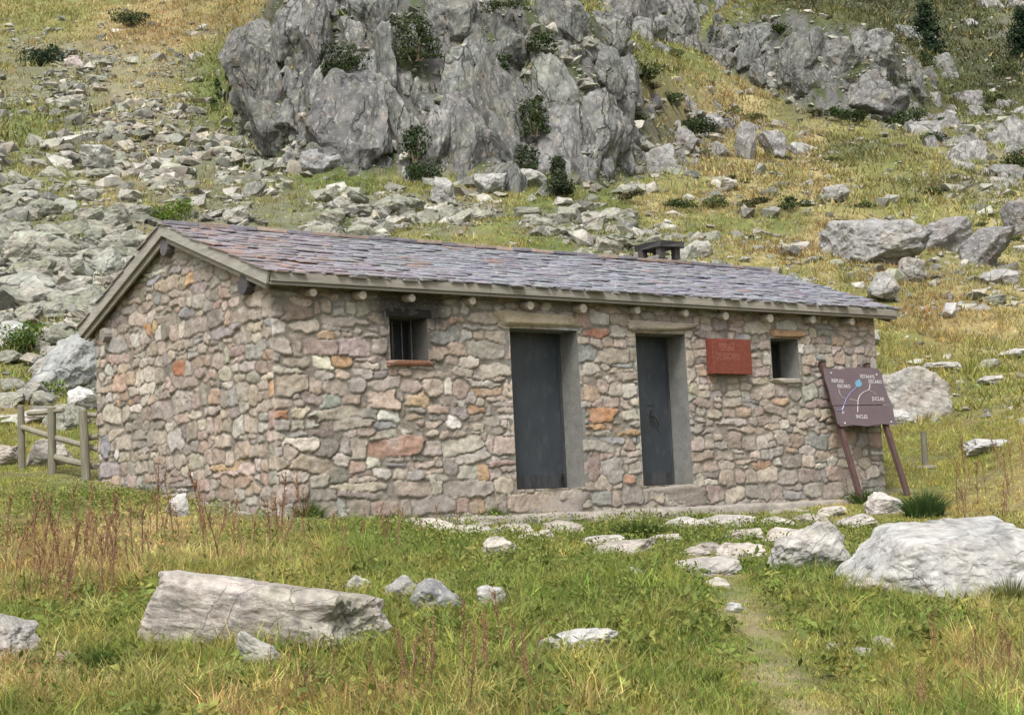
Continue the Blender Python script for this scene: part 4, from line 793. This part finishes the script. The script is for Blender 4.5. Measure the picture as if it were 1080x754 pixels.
stxt('REFUGI', 120, 205, 255, 212, 40, pa); stxt('SISCARO', 185, 266, 335, 272, 40, pa); stxt('ESTANYS', 445, 155, 610, 165, 40, pa); stxt('SISCARO', 540, 213, 692, 222, 40, pa); stxt('JUCLAR', 582, 408, 722, 418, 42, pa); stxt('INCLES', 398, 612, 530, 618, 42, pb); stxt('P', 238, 565, 268, 566, 28, pb)
def sline(pts, c, r, par, name='map_line'):
    m = MB(); m.tube([sg(*p, .0535) for p in pts], r, 6, c); m.build(name, M['paint'], par)
sline([(200, 285), (215, 340), (245, 380), (280, 398)], (.38, .36, .38), .0045, pa); sline([(555, 225), (552, 270), (540, 295), (480, 318), (440, 355), (420, 410), (418, 462)], (.42, .40, .41), .0055, pa); sline([(540, 295), (585, 318), (632, 350)], (.38, .36, .38), .0045, pa); sline([(415, 425), (375, 408), (325, 402)], (.4, .38, .4), .005, pa)
sline([(418, 472), (416, 545)], (.42, .40, .41), .0055, pb); sline([(400, 262), (330, 330), (290, 390), (270, 440), (262, 464)], (.19, .2, .3), .0055, pa); sline([(258, 472), (240, 520), (250, 545)], (.3, .32, .5), .008, pb); sline([(172, 522), (238, 520)], (.19, .2, .3), .0055, pb)
m = MB(); P = np.array([sg(*p, .054) for p in [(385, 205), (430, 165), (470, 225), (440, 260), (395, 255)]]); m.add(np.concatenate([P, P-np.array([0, -.003, 0])]), None, [[0, 2, 1], [0, 3, 2], [0, 4, 3]], (.13, .27, .38)); m.build('lake_mark', M['paint'], pa)
for u, v, par in ((110, 100, pa), (628, 118, pa), (268, 668, pb), (796, 655, pb)):
    m = MB(); c = sg(u, v, .05); m.tube([c, c+np.array([0, -.008, 0])], .012, 8, (.6, .6, .6)); m.build('bolt', M['metal'], par)
for (ax, ay), (bx, by) in (((867.5, 384), (908, 527)), ((914.5, 386), (956.5, 520))):
    m = MB(); A, B = bp(ax, ay, -.015), bp(bx, by, -.0); d = (B-A)/np.linalg.norm(B-A); m.bar(A-d*.02, B+d*.25, .075, .055, (0, 1, 0), (.085, .05, .045)); o = m.build('post', M['post'], ib, bevel=.005)
    m = MB(); m.bar(A-d*.035, A-d*.018, .085, .065, (0, 1, 0), (.02, .018, .018)); m.build('cap', M['dark'], o)

def gp(px, py): return hit([px], [py])[0]
f3, f2, f1 = gp(91, 507), gp(55, 500), gp(23, 495)
fz = np.array([f1, f2, f3]); fn = empty('wooden_fence', f2.tolist(), label='short weathered post-and-rail fence running from the gable to the left', cat='fence')
for (tx_, ty_, b, r) in ((22, 428, f1, .048), (54.5, 430, f2, .055), (87.5, 433, f3, .055)):
    T = at(tx_, ty_, b[1])-f2; B = b-f2; m = MB(); m.tube([B-np.array([0, 0, .3]), B, B*.5+T*.5, T, T+(T-B)*.012], [r*1.05, r, r*.97, r*.93, r*.6], 12, (.16, .15, .11), .04); m.build('post', M['post'], fn, smooth=False, bevel=.003)
def fy(px): return np.interp(px, [23, 55, 91], [f1[1], f2[1], f3[1]])
for (ax, ay), (bx, by), r in (((19, 449), (104, 474), .038), ((55, 481), (101, 492), .042), ((30, 436), (67, 432.5), .032), ((86, 436), (103, 438), .034), ((86, 462), (104, 460), .036)):
    A, B = at(ax, ay, fy(ax)+.07)-f2, at(bx, by, fy(bx)+.07)-f2; m = MB(); m.tube([A, A*.6+B*.4+np.array([0, 0, -.01]), B], [r, r*1.05, r*.9], 10, (.2, .185, .14), .05); m.build('rail', M['post'], fn, bevel=.003)
b = gp(976, 494); wp = empty('wooden_post', b.tolist(), label='short grey wooden post with a foot plank right of the signboard', cat='post')
T = at(974, 455, b[1])-b; m = MB(); m.tube([(0, 0, -.25), (0, 0, 0), T*.6, T], [.05, .048, .045, .042], 12, (.14, .13, .10), .04); m.build('post', M['post'], wp, bevel=.003)
m = MB(); A, B = at(966, 493, b[1]-.06)-b, at(987, 492, b[1]-.06)-b; m.bar(A, B, .07, .05, (0, 0, 1), (.26, .235, .19)); m.build('plank', M['wood'], wp, bevel=.004)

# ------------------------------------------------------------------ plants
def leaves(P, Nrm, size, asp, col, r):
    """one small diamond leaf per point"""
    n = len(P); a = r.normal(size=(n, 3)); a /= np.linalg.norm(a, axis=1)[:, None]; b = np.cross(a, Nrm); b /= np.linalg.norm(b, axis=1)[:, None]+1e-9; s = np.broadcast_to(size, (n,))[:, None]
    V = np.stack([P-a*s, P+b*s*asp, P+a*s, P-b*s*asp], 1).reshape(-1, 3); F4 = (np.arange(n)*4)[:, None]+np.arange(4)
    return V, F4, np.repeat(col, 4, 0)
def bush(name, box, label, cat='shrub', col=(.05, .075, .02), group=None, n=None, seed=0, dep=.8, lumps=7, leaf=None, Y=None, bare=True, dy=0.):
    x0, y0, x1, y1 = box; b = gp((x0+x1)/2, y1)
    if Y: b = at((x0+x1)/2, y1, Y)
    if dy: b = at((x0+x1)/2, y1, b[1]-dy)
    r = np.random.default_rng(seed); s = b[1]/F; w, h = (x1-x0)*s, (y1-y0)*s; lf = leaf or max(.03, 1.5*s)
    cs = np.stack([r.uniform(-.36, .36, lumps)*w, r.uniform(-.3, .3, lumps)*w*dep, r.uniform(.12 if bare else -.05, .62 if bare else .85, lumps)*h], 1); rad = r.uniform(.2, .4, lumps) if bare else r.uniform(.1, .26, lumps)
    n = n or int(np.clip(2.8*w*h/(lf*lf), 400, 9000)); k = r.integers(0, lumps, n); D = r.normal(size=(n, 3)); D /= np.linalg.norm(D, axis=1)[:, None]; q = r.uniform(.35, 1.08, n)**.5
    P = cs[k]+D*(q*rad[k])[:, None]*np.array([w, w*dep, h*1.0])*np.array([.8, .8, 1.]); P[:, 2] = np.maximum(P[:, 2], -.02*h)
    Nn = D+r.normal(0, .7, D.shape); c = np.array(col)*(r.uniform(.55, 1.5, (n, 1)))*(1+.25*np.sin(k*2.1))[:, None]*(1+r.normal(0, .1, (n, 3)))
    V, F4, C = leaves(P, Nn, lf*r.uniform(.6, 1.3, n), .5, c, r); root = empty(name, b.tolist(), label=label, cat=cat, group=group)
    np_mesh('foliage', V, [F4], M['leaf'], C, root); m = MB()
    for j in range(min(lumps, 6)): m.tube([cs[j]*np.array([.3, .3, 0])+np.array([0, 0, -.1*h]), cs[j]*np.array([.6, .6, .5]), cs[j]*np.array([1, 1, .85])], [.02*min(w, h)+.003, .014*min(w, h)+.003, .006*min(w, h)+.002], 6, (.12, .09, .06))
    m.build('stem', M['stalk'], root); placed.append((b[0], b[1], w*.3, w*.2)); return root
DK = (.035, .055, .018)
bush('juniper_bush', (22, 36, 66, 72), 'dark juniper bush standing alone at the top left of the scree', col=(.03, .05, .022), seed=1)
bush('juniper_bush', (426, 164, 472, 192), 'low dark bush at the foot of the gully in the crag', col=DK, seed=2, dy=.6)
bush('juniper_bush', (118, 8, 165, 26), 'small dim shrub on the grass at the upper left', col=(.06, .08, .03), seed=3)

bush('green_shrub', (148, 210, 202, 236), 'bright green low shrub just above the roof apex', col=(.12, .18, .03), seed=4)
bush('green_shrub', (0, 335, 50, 372), 'bright green nettle patch under the greenish boulder at the left edge', col=(.075, .125, .025), seed=5)
bush('green_shrub', (18, 396, 66, 420), 'yellow-green low shrub in front of the smooth grey rock', col=(.11, .155, .03), seed=6)
bush('green_shrub', (222, 70, 250, 122), 'green shrubs clinging to the left side of the crag', col=(.055, .085, .025), seed=7, bare=False)
for i, (bx, yy) in enumerate([((335, 42, 395, 78), 57.), ((410, 8, 466, 60), 59.5), ((422, 128, 456, 168), 57.6), ((545, 96, 585, 140), 57), ((508, 55, 545, 74), 58.5), ((550, 32, 592, 54), 60.5), ((540, 152, 570, 180), 56.2), ((500, 0, 560, 10), 63)]):
    bush('crag_shrub', bx, 'low green shrub growing from the ' + ['ledge of the left slab', 'top of the wide gully', 'lower part of the gully', 'hollow right of centre', 'short ledge in the middle', 'upper right ledge', 'crack below the hollow', 'upper edge'][i] + ' of the grey crag', col=[DK, (.045, .065, .022)][i % 2], seed=20+i, lumps=26, dep=.4, bare=False, dy=.9)
for i, bx in enumerate([(690, 118, 757, 142), (650, 62, 700, 82), (882, 112, 916, 130), (936, 112, 982, 134), (752, 22, 790, 44), (868, 108, 890, 122), (960, 50, 985, 70), (1055, 155, 1085, 182), (960, 138, 1000, 152), (690, 95, 720, 110), (985, 118, 1010, 135), (810, 20, 842, 34)]):
    bush('juniper_bush', bx, 'dark green juniper ' + ['mat above the second upright block', 'patch at the right end of the crag top', 'under the left part of the outcrop', 'under the middle of the outcrop', 'between the grey ribs at the top', 'in the notch below the outcrop', 'on the right shoulder of the outcrop', 'at the right edge of the slope', 'below the outcrop among pale stones', 'small patch right of the crag', 'right of the outcrop foot', 'behind the outcrop top'][i], col=[DK, (.045, .07, .02)][i % 2], seed=40+i, lumps=9, dep=.5, dy=(1. if i in (2, 3, 5) else 0))
# low shrub mats scattered over the right-hand slope: copies of four of them, each with its parts
mats = [bush('heath_shrub', (700+40*i, 205, 735+40*i, 219), 'low green-brown heath shrub scattered on the grassy slope right of the crag', col=[(.05, .07, .022), (.07, .085, .028), (.06, .06, .025), (.045, .065, .02)][i], seed=70+i, lumps=8, dep=.9, group='heath shrubs on the right-hand slope') for i in range(4)]
for i in range(64):
    px, py = random.uniform(640, 1100), random.choice([random.uniform(-10, 130), random.uniform(100, 260)]); b = gp(px, py)
    if np.isnan(b[0]): continue
    src = mats[i % 4]; o = src.copy(); COL.objects.link(o); o.location = b; k = random.uniform(.6, 1.5)*b[1]/62*(.8 if py > 130 else .75); o.scale = (k, k, k*random.uniform(.6, .9)); o.rotation_euler = (0, 0, random.uniform(0, 6.28))
    for ch_ in src.children:
        c = ch_.copy(); COL.objects.link(c); c.parent = o
def conifer(box, label, seed, col=(.022, .04, .018), Y=None):
    x0, y0, x1, y1 = box; b = gp((x0+x1)/2, y1)
    if Y: b = at((x0+x1)/2, y1, Y)
    r = np.random.default_rng(seed); s = b[1]/F; w, h = (x1-x0)*s, (y1-y0)*s; root = empty('conifer', b.tolist(), label=label, cat='tree'); m = MB(); m.tube([(0, 0, -.2), (0, 0, h*.5), (0, 0, h)], [.035*h, .02*h, .004*h], 7, (.09, .07, .05)); m.build('trunk', M['stalk'], root)
    P, N_, C = [], [], []; nb = 90
    for j in range(nb):
        t = r.uniform(.08, 1.); z = t*h; L = w*.5*(1-t)**.75*r.uniform(.65, 1.15)+.04*w; a = r.uniform(0, 6.28); n = int(26+40*(1-t)); q = r.uniform(.1, 1, n); sp_ = r.normal(0, .09*w, (n, 3))*np.array([1, 1, .7])
        P.append(np.stack([np.cos(a)*L*q, np.sin(a)*L*q, z-.22*L*q+.06*h*q*q], 1)+sp_*q[:, None]); C.append(np.array(col)*r.uniform(.6, 1.6)*r.uniform(.7, 1.3, (n, 1)))
    P = np.concatenate(P); C = np.concatenate(C); V, F4, C = leaves(P, r.normal(size=P.shape), max(.05, 2.*s), .45, C, r); np_mesh('crown', V, [F4], M['leaf'], C, root)
conifer((955, 2, 1000, 58), 'dark conifer behind the grey outcrop at the upper right', 1); conifer((1060, 8, 1100, 62), 'dark conifer at the right edge of the upper slope', 2)
conifer((574, 166, 607, 208), 'young grey-green conifer at the right foot of the crag', 5, (.05, .065, .035))

def free(X, Y, m=1.0):
    ok = ~in_hut(X, Y, .05)
    for cx, cy, w, d in placed: ok &= ~((((X-cx)/(w*m+.01))**2+((Y-cy)/(d*m+.01))**2) < .62)
    lx, ly = toH(X, Y); ok &= ~((lx > -.1) & (lx < 8.6) & (ly > -.34) & (ly < .1) & (rng.uniform(0, 1, len(X)) < .4)); return ok
def sample_ground(n, R0, R1, th=.60):
    n = int(n*1.5)
    t = rng.uniform(-th, th, n); R = np.sqrt(rng.uniform(R0*R0, R1*R1, n)); X, Y = np.sin(t)*R, np.cos(t)*R; return X, Y
def grass(name, label, n, R0, R1, K, hgt, wid, segs, seed, spread, cut=None):
    X, Y = sample_ground(n, R0, R1); ok = free(X, Y); X, Y = X[ok], Y[ok]; Z = terr(X, Y); px, py = proj(p3(X, Y, Z)); s = scree(px, py)*(Y > 22)
    pd = path_d(px+8*fbm(p3(X*2, Y*2), 2, 3), py); ok = (rng.uniform(0, 1, len(X)) > s*.72) & (rng.uniform(0, 1, len(X)) > sst(1.0, .2, pd)*.42*(Y < 14)); ok &= rng.uniform(0, 1, len(X)) > steep(X, Y)*.45; X, Y, Z, pd, px, py = X[ok], Y[ok], Z[ok], pd[ok], px[ok], py[ok]; n = len(X)
    c = grass_cols(X, Y, Z, seed*.3)*(1.16 if R1 < 30 else 1.)*np.exp(rng.normal(0, .26, (n, 1)))*(1+rng.normal(0, .07, (n, 3)))
    hn = 1+.8*fbm(p3(X*1.3, Y*1.3), 3, 131)+.25*fbm(p3(X*4, Y*4), 2, 133); near = sst(.6, 2.6, pd)*.75+.25; front_dip = np.where((Y > 13.4) & (Y < 22) , .45, 1.)
    hT = hgt*hn*near*front_dip*rng.uniform(.6, 1.25, n); hT = np.clip(hT, .02, .9)
    sX = np.repeat(X, K)+rng.normal(0, spread, n*K); sY = np.repeat(Y, K)+rng.normal(0, spread, n*K); sZ = np.repeat(Z, K)-.01
    h = np.repeat(hT, K)*rng.uniform(.45, 1.15, n*K); a = rng.uniform(0, 6.283, n*K); ln = rng.uniform(.15, 1.0, n*K)*h; wv = np.repeat(wid*(.8+.4*rng.random(n)), K)*rng.uniform(.7, 1.3, n*K)
    da = np.stack([np.cos(a), np.sin(a), 0*a], 1); fa = rng.uniform(0, 6.283, n*K); sd = np.stack([np.cos(fa), np.sin(fa), 0*fa], 1)*wv[:, None]/2; B = p3(sX, sY, sZ)
    rows = []
    for j in range(segs+1):
        t = j/segs; ctr = B+da*(ln*t*t)[:, None]+np.stack([0*h, 0*h, h*(t-.28*t*t*ln/np.maximum(h, 1e-6))], 1); k = (1-t)**.6 if j < segs else .12
        rows += [ctr-sd*k, ctr+sd*k]
    V = np.stack(rows, 1); m = 2*(segs+1); V = V.reshape(-1, 3); b0 = (np.arange(n*K)*m)[:, None]
    Fq = np.concatenate([b0+np.array([2*j, 2*j+1, 2*j+3, 2*j+2]) for j in range(segs)])
    cb = np.repeat(c, K, 0)*rng.uniform(.7, 1.3, (n*K, 1))*(1+rng.normal(0, .06, (n*K, 3))); dry = rng.random(n*K) < .10; cb[dry] = np.array([.36, .3, .13])*rng.uniform(.6, 1.2, (dry.sum(), 1))
    C = np.repeat(cb, m, 0)
    tag(np_mesh(name, V, [Fq], M['grass'], C), label, 'grass', kind='stuff'); print(name, n, n*K)
grass('meadow_grass', 'green and yellow grass of the near meadow', 46000, 5.2, 14, 12, .085, .0068, 2, 1, .032)
grass('meadow_grass', 'shorter grass around the hut', 34000, 14, 27, 10, .10, .011, 2, 2, .05)
grass('slope_grass', 'grass tufts on the lower slope behind the hut', 26000, 27, 60, 9, .19, .03, 1, 3, .10)
grass('slope_grass', 'coarse grass on the high slope', 34000, 60, 130, 8, .32, .07, 1, 4, .22)
grass('slope_grass', 'heath on the farthest part of the slope', 26000, 130, 260, 8, .6, .16, 1, 5, .5)
grass('meadow_grass', 'taller clumps standing up in the near meadow', 4200, 5.4, 15, 28, .165, .0075, 2, 6, .035)
# broad-leaved weeds among the near grass
def weeds(n, R0, R1, K, size, seed):
    X, Y = sample_ground(n, R0, R1); ok = free(X, Y, 1.45); X, Y = X[ok], Y[ok]; Z = terr(X, Y); px, py = proj(p3(X, Y, Z)); l = blobs(px, py, LUSH); pd = path_d(px, py)
    ok = (rng.uniform(0, 1, len(X)) < .25+.75*l+.5*fbm(p3(X*1.2, Y*1.2), 2, 141)) & (pd > 1.1); X, Y, Z = X[ok], Y[ok], Z[ok]; n = len(X)
    k = np.repeat(np.arange(n), K); P = p3(X[k]+rng.normal(0, .05, n*K), Y[k]+rng.normal(0, .05, n*K), Z[k]+np.abs(rng.normal(.05, .035, n*K))); N_ = rng.normal(0, .5, P.shape)+np.array([0, -.2, 1])
    c = np.array([.13, .165, .038])*rng.uniform(.6, 1.5, (n, 1)); yl = rng.random(n) < .3; c[yl] = np.array([.22, .22, .055])*rng.uniform(.7, 1.3, (yl.sum(), 1))
    V, F4, C = leaves(P, N_, size*rng.uniform(.5, 1.3, n*K), .42, c[k]*rng.uniform(.75, 1.25, (n*K, 1)), rng); tag(np_mesh('meadow_weeds', V, [F4], M['grass'], C), 'broad-leaved green weeds among the meadow grass', 'weeds', kind='stuff')
weeds(13000, 5.5, 18.5, 15, .02, 1); weeds(1500, 5.5, 13, 13, .036, 2)
# tussocks and ferns that stand out
def tuft(name, box, label, col, seed, K=420, wid=.006):
    x0, y0, x1, y1 = box; b = gp((x0+x1)/2, y1); r = np.random.default_rng(seed); s = b[1]/F; w, h = (x1-x0)*s, (y1-y0)*s; a = r.uniform(0, 6.283, K); q = np.sqrt(r.random(K)); base = np.stack([np.cos(a)*q*w*.3, np.sin(a)*q*w*.25, 0*a-.02], 1); H_ = h*r.uniform(.5, 1.1, K)*(1-.35*q); ln = w*.3*q*r.uniform(.5, 1.5, K); fa = r.uniform(0, 6.283, K); sd = np.stack([np.cos(fa), np.sin(fa), 0*fa], 1)*wid/2; da = np.stack([np.cos(a), np.sin(a), 0*a], 1); rows = []
    for j in range(4):
        t = j/3; ctr = base+da*(ln*t*t)[:, None]+np.stack([0*a, 0*a, H_*(t-.25*t*t)], 1); k = (1-t)**.6+.05; rows += [ctr-sd*k, ctr+sd*k]
    V = np.stack(rows, 1).reshape(-1, 3); b0 = (np.arange(K)*8)[:, None]; Fq = np.concatenate([b0+np.array([2*j, 2*j+1, 2*j+3, 2*j+2]) for j in range(3)]); C = np.repeat(np.array(col)*r.uniform(.6, 1.4, (K, 1))*(1+r.normal(0, .06, (K, 3))), 8, 0)
    o = np_mesh(name, V, [Fq], M['grass'], C); o.location = b; tag(o, label, 'plant')
G1 = (.06, .105, .02)
tuft('grass_tussock', (648, 664, 706, 697), 'dark green grass tussock right of the flat whitish slab', G1, 1); tuft('fern_tuft', (205, 628, 248, 678), 'leafy green tuft growing against the front of the long boulder', (.09, .14, .035), 2, 300, .012)
tuft('grass_tussock', (82, 665, 130, 706), 'green tussock right of the cut-off grey boulder', G1, 3); tuft('grass_tussock', (945, 498, 1005, 545), 'big lush tussock behind the large white boulder', (.06, .105, .03), 4, 700, .012); tuft('grass_tussock', (505, 520, 540, 552), 'green tuft on the plinth by the first door', (.08, .13, .025), 5); tuft('grass_tussock', (610, 516, 665, 540), 'grass tuft on the plinth between the doors', (.1, .135, .03), 6)
tuft('grass_tussock', (885, 505, 945, 530), 'grass between the two feet of the signboard', (.06, .1, .02), 7, 500, .01); tuft('grass_tussock', (640, 535, 710, 566), 'dark grass hanging over the plinth edge', (.055, .09, .02), 8, 600, .01); tuft('grass_tussock', (1040, 585, 1095, 640), 'yellow-green tussock in front of the white boulder at the right edge', (.13, .15, .04), 9, 500); tuft('grass_tussock', (300, 680, 345, 720), 'green tuft before the middle of the long boulder', (.07, .11, .02), 10); tuft('grass_tussock', (860, 590, 900, 620), 'weedy tuft between the angular boulder and the white one', (.05, .08, .02), 11, 300, .012)
tuft('grass_tussock', (395, 655, 440, 705), 'yellow grass tuft at the right end of the long boulder', (.17, .18, .045), 12); tuft('grass_tussock', (470, 510, 505, 545), 'low green tuft against the wall left of the first door', (.08, .12, .025), 13); tuft('grass_tussock', (300, 515, 350, 545), 'green tuft at the wall near the hut corner', (.08, .12, .025), 14)
# dry dock stalks
def stalk_mesh(seed):
    r = np.random.default_rng(seed); m = MB(); c = np.array([.165, .092, .052])*r.uniform(.8, 1.25); bx, by = r.normal(0, .08, 2)
    m.tube([(0, 0, -.05), (bx*.3, by*.3, .45), (bx, by, 1)], [.014, .012, .006], 5, c); P = []
    for j in range(7):
        t = r.uniform(.35, .95); a = r.uniform(0, 6.28); L = r.uniform(.1, .24); A = np.array([bx*t, by*t, t]); B = A+np.array([math.cos(a)*L*.45, math.sin(a)*L*.45, L]); m.tube([A, B], [.006, .003], 4, c); P.append(A+(B-A)*r.uniform(.1, 1.05, (14, 1))+r.normal(0, .012, (14, 3)))
    P.append(np.array([bx, by, 1.])+r.normal(0, 1, (26, 3))*np.array([.014, .014, .1])); P = np.concatenate(P); V, F4, C = leaves(P, r.normal(size=P.shape), .016, .55, np.tile(c*1.25, (len(P), 1))*r.uniform(.6, 1.5, (len(P), 1)), r); m.add(V, F4, col=(.1, .05, .03)); m.c[-1] = C
    o = m.build('dry_stalk', M['stalk']); me = o.data; bpy.data.objects.remove(o); return me
SM = [stalk_mesh(i) for i in range(10)]
def stalks(n, area, hpx, label, group):
    for k in range(n):
        px, py = random.uniform(area[0], area[2]), random.uniform(area[1], area[3]); b = gp(px, py)
        if not free(b[None, 0], b[None, 1])[0]: continue
        o = bpy.data.objects.new('dry_stalk', random.choice(SM)); COL.objects.link(o); h = random.uniform(*hpx)*b[1]/F; o.location = b-np.array([0, 0, .02]); o.scale = (h*.9, h*.9, h); o.rotation_euler = (random.gauss(0, .1), random.gauss(0, .1), random.uniform(0, 6.28)); tag(o, label, 'dry plant', group)
stalks(52, (0, 590, 145, 648), (35, 78), 'dry reddish-brown dock stalk in the grass left of the long boulder', 'dry stalks left of the long boulder')
stalks(26, (150, 560, 330, 600), (35, 75), 'dry reddish-brown stalk in the grass behind the long boulder', 'dry stalks behind the long boulder')
stalks(20, (430, 700, 560, 770), (45, 80), 'thin dry stalk in the grass at the bottom middle of the photo', 'dry stalks at the bottom middle')
stalks(14, (280, 720, 430, 770), (35, 60), 'dry stalk in the yellow grass below the long boulder', 'dry stalks below the long boulder')
stalks(22, (1005, 490, 1090, 560), (25, 50), 'dry brown stalk in the meadow above the white boulder', 'dry stalks above the white boulder')
stalks(14, (960, 690, 1085, 760), (35, 70), 'dry brown stalk in the grass at the lower right corner', 'dry stalks in the lower right corner')
stalks(12, (330, 560, 520, 600), (25, 50), 'thin brown stalk in the grass below the first window', 'dry stalks below the first window')

# ------------------------------------------------------------------ light, sky, camera
EL, AZ = math.radians(54), math.radians(-168)       # high soft sun from behind the camera's left shoulder
wd = bpy.data.worlds.new('World'); SC.world = wd; wd.use_nodes = True; nt = wd.node_tree; nt.nodes.clear()
o_ = nt.nodes.new('ShaderNodeOutputWorld'); bg = nt.nodes.new('ShaderNodeBackground'); sk = nt.nodes.new('ShaderNodeTexSky'); sk.sky_type = 'NISHITA'; sk.sun_disc = False; sk.sun_elevation = EL; sk.sun_rotation = AZ; sk.air_density = 1.; sk.dust_density = 4.
hs = nt.nodes.new('ShaderNodeHueSaturation'); hs.inputs['Saturation'].default_value = .3   # cloud cover
nt.links.new(sk.outputs[0], hs.inputs['Color']); nt.links.new(hs.outputs[0], bg.inputs[0]); nt.links.new(bg.outputs[0], o_.inputs[0]); bg.inputs[1].default_value = .112
sl = bpy.data.lights.new('sun', 'SUN'); sl.energy = 1.75; sl.angle = math.radians(17); sl.color = (1, .965, .91); so = bpy.data.objects.new('sun', sl); COL.objects.link(so)
sd = Vector((math.sin(AZ)*math.cos(EL), math.cos(AZ)*math.cos(EL), math.sin(EL))); so.rotation_euler = sd.to_track_quat('Z', 'Y').to_euler()
cm = bpy.data.cameras.new('camera'); co = bpy.data.objects.new('camera', cm); COL.objects.link(co); SC.camera = co
cm.sensor_fit = 'HORIZONTAL'; cm.sensor_width = 36; cm.lens = F/1080*36; cm.clip_start = .1; cm.clip_end = 3000
r_, u_, f_ = cvec(cr, -sr, 0), cvec(sr, cr, 0), cvec(0, 0, 1)
co.matrix_world = Matrix(((r_[0], u_[0], -f_[0], 0), (r_[1], u_[1], -f_[1], 0), (r_[2], u_[2], -f_[2], ZC), (0, 0, 0, 1)))
vs = SC.view_settings; vs.view_transform = 'Standard'; vs.look = 'None'; vs.gamma = 1; vs.exposure = 1.06; vs.use_curve_mapping = False
SC.cycles.use_denoising = True; SC.cycles.max_bounces = 5; SC.cycles.transmission_bounces = 2; SC.cycles.transparent_max_bounces = 4
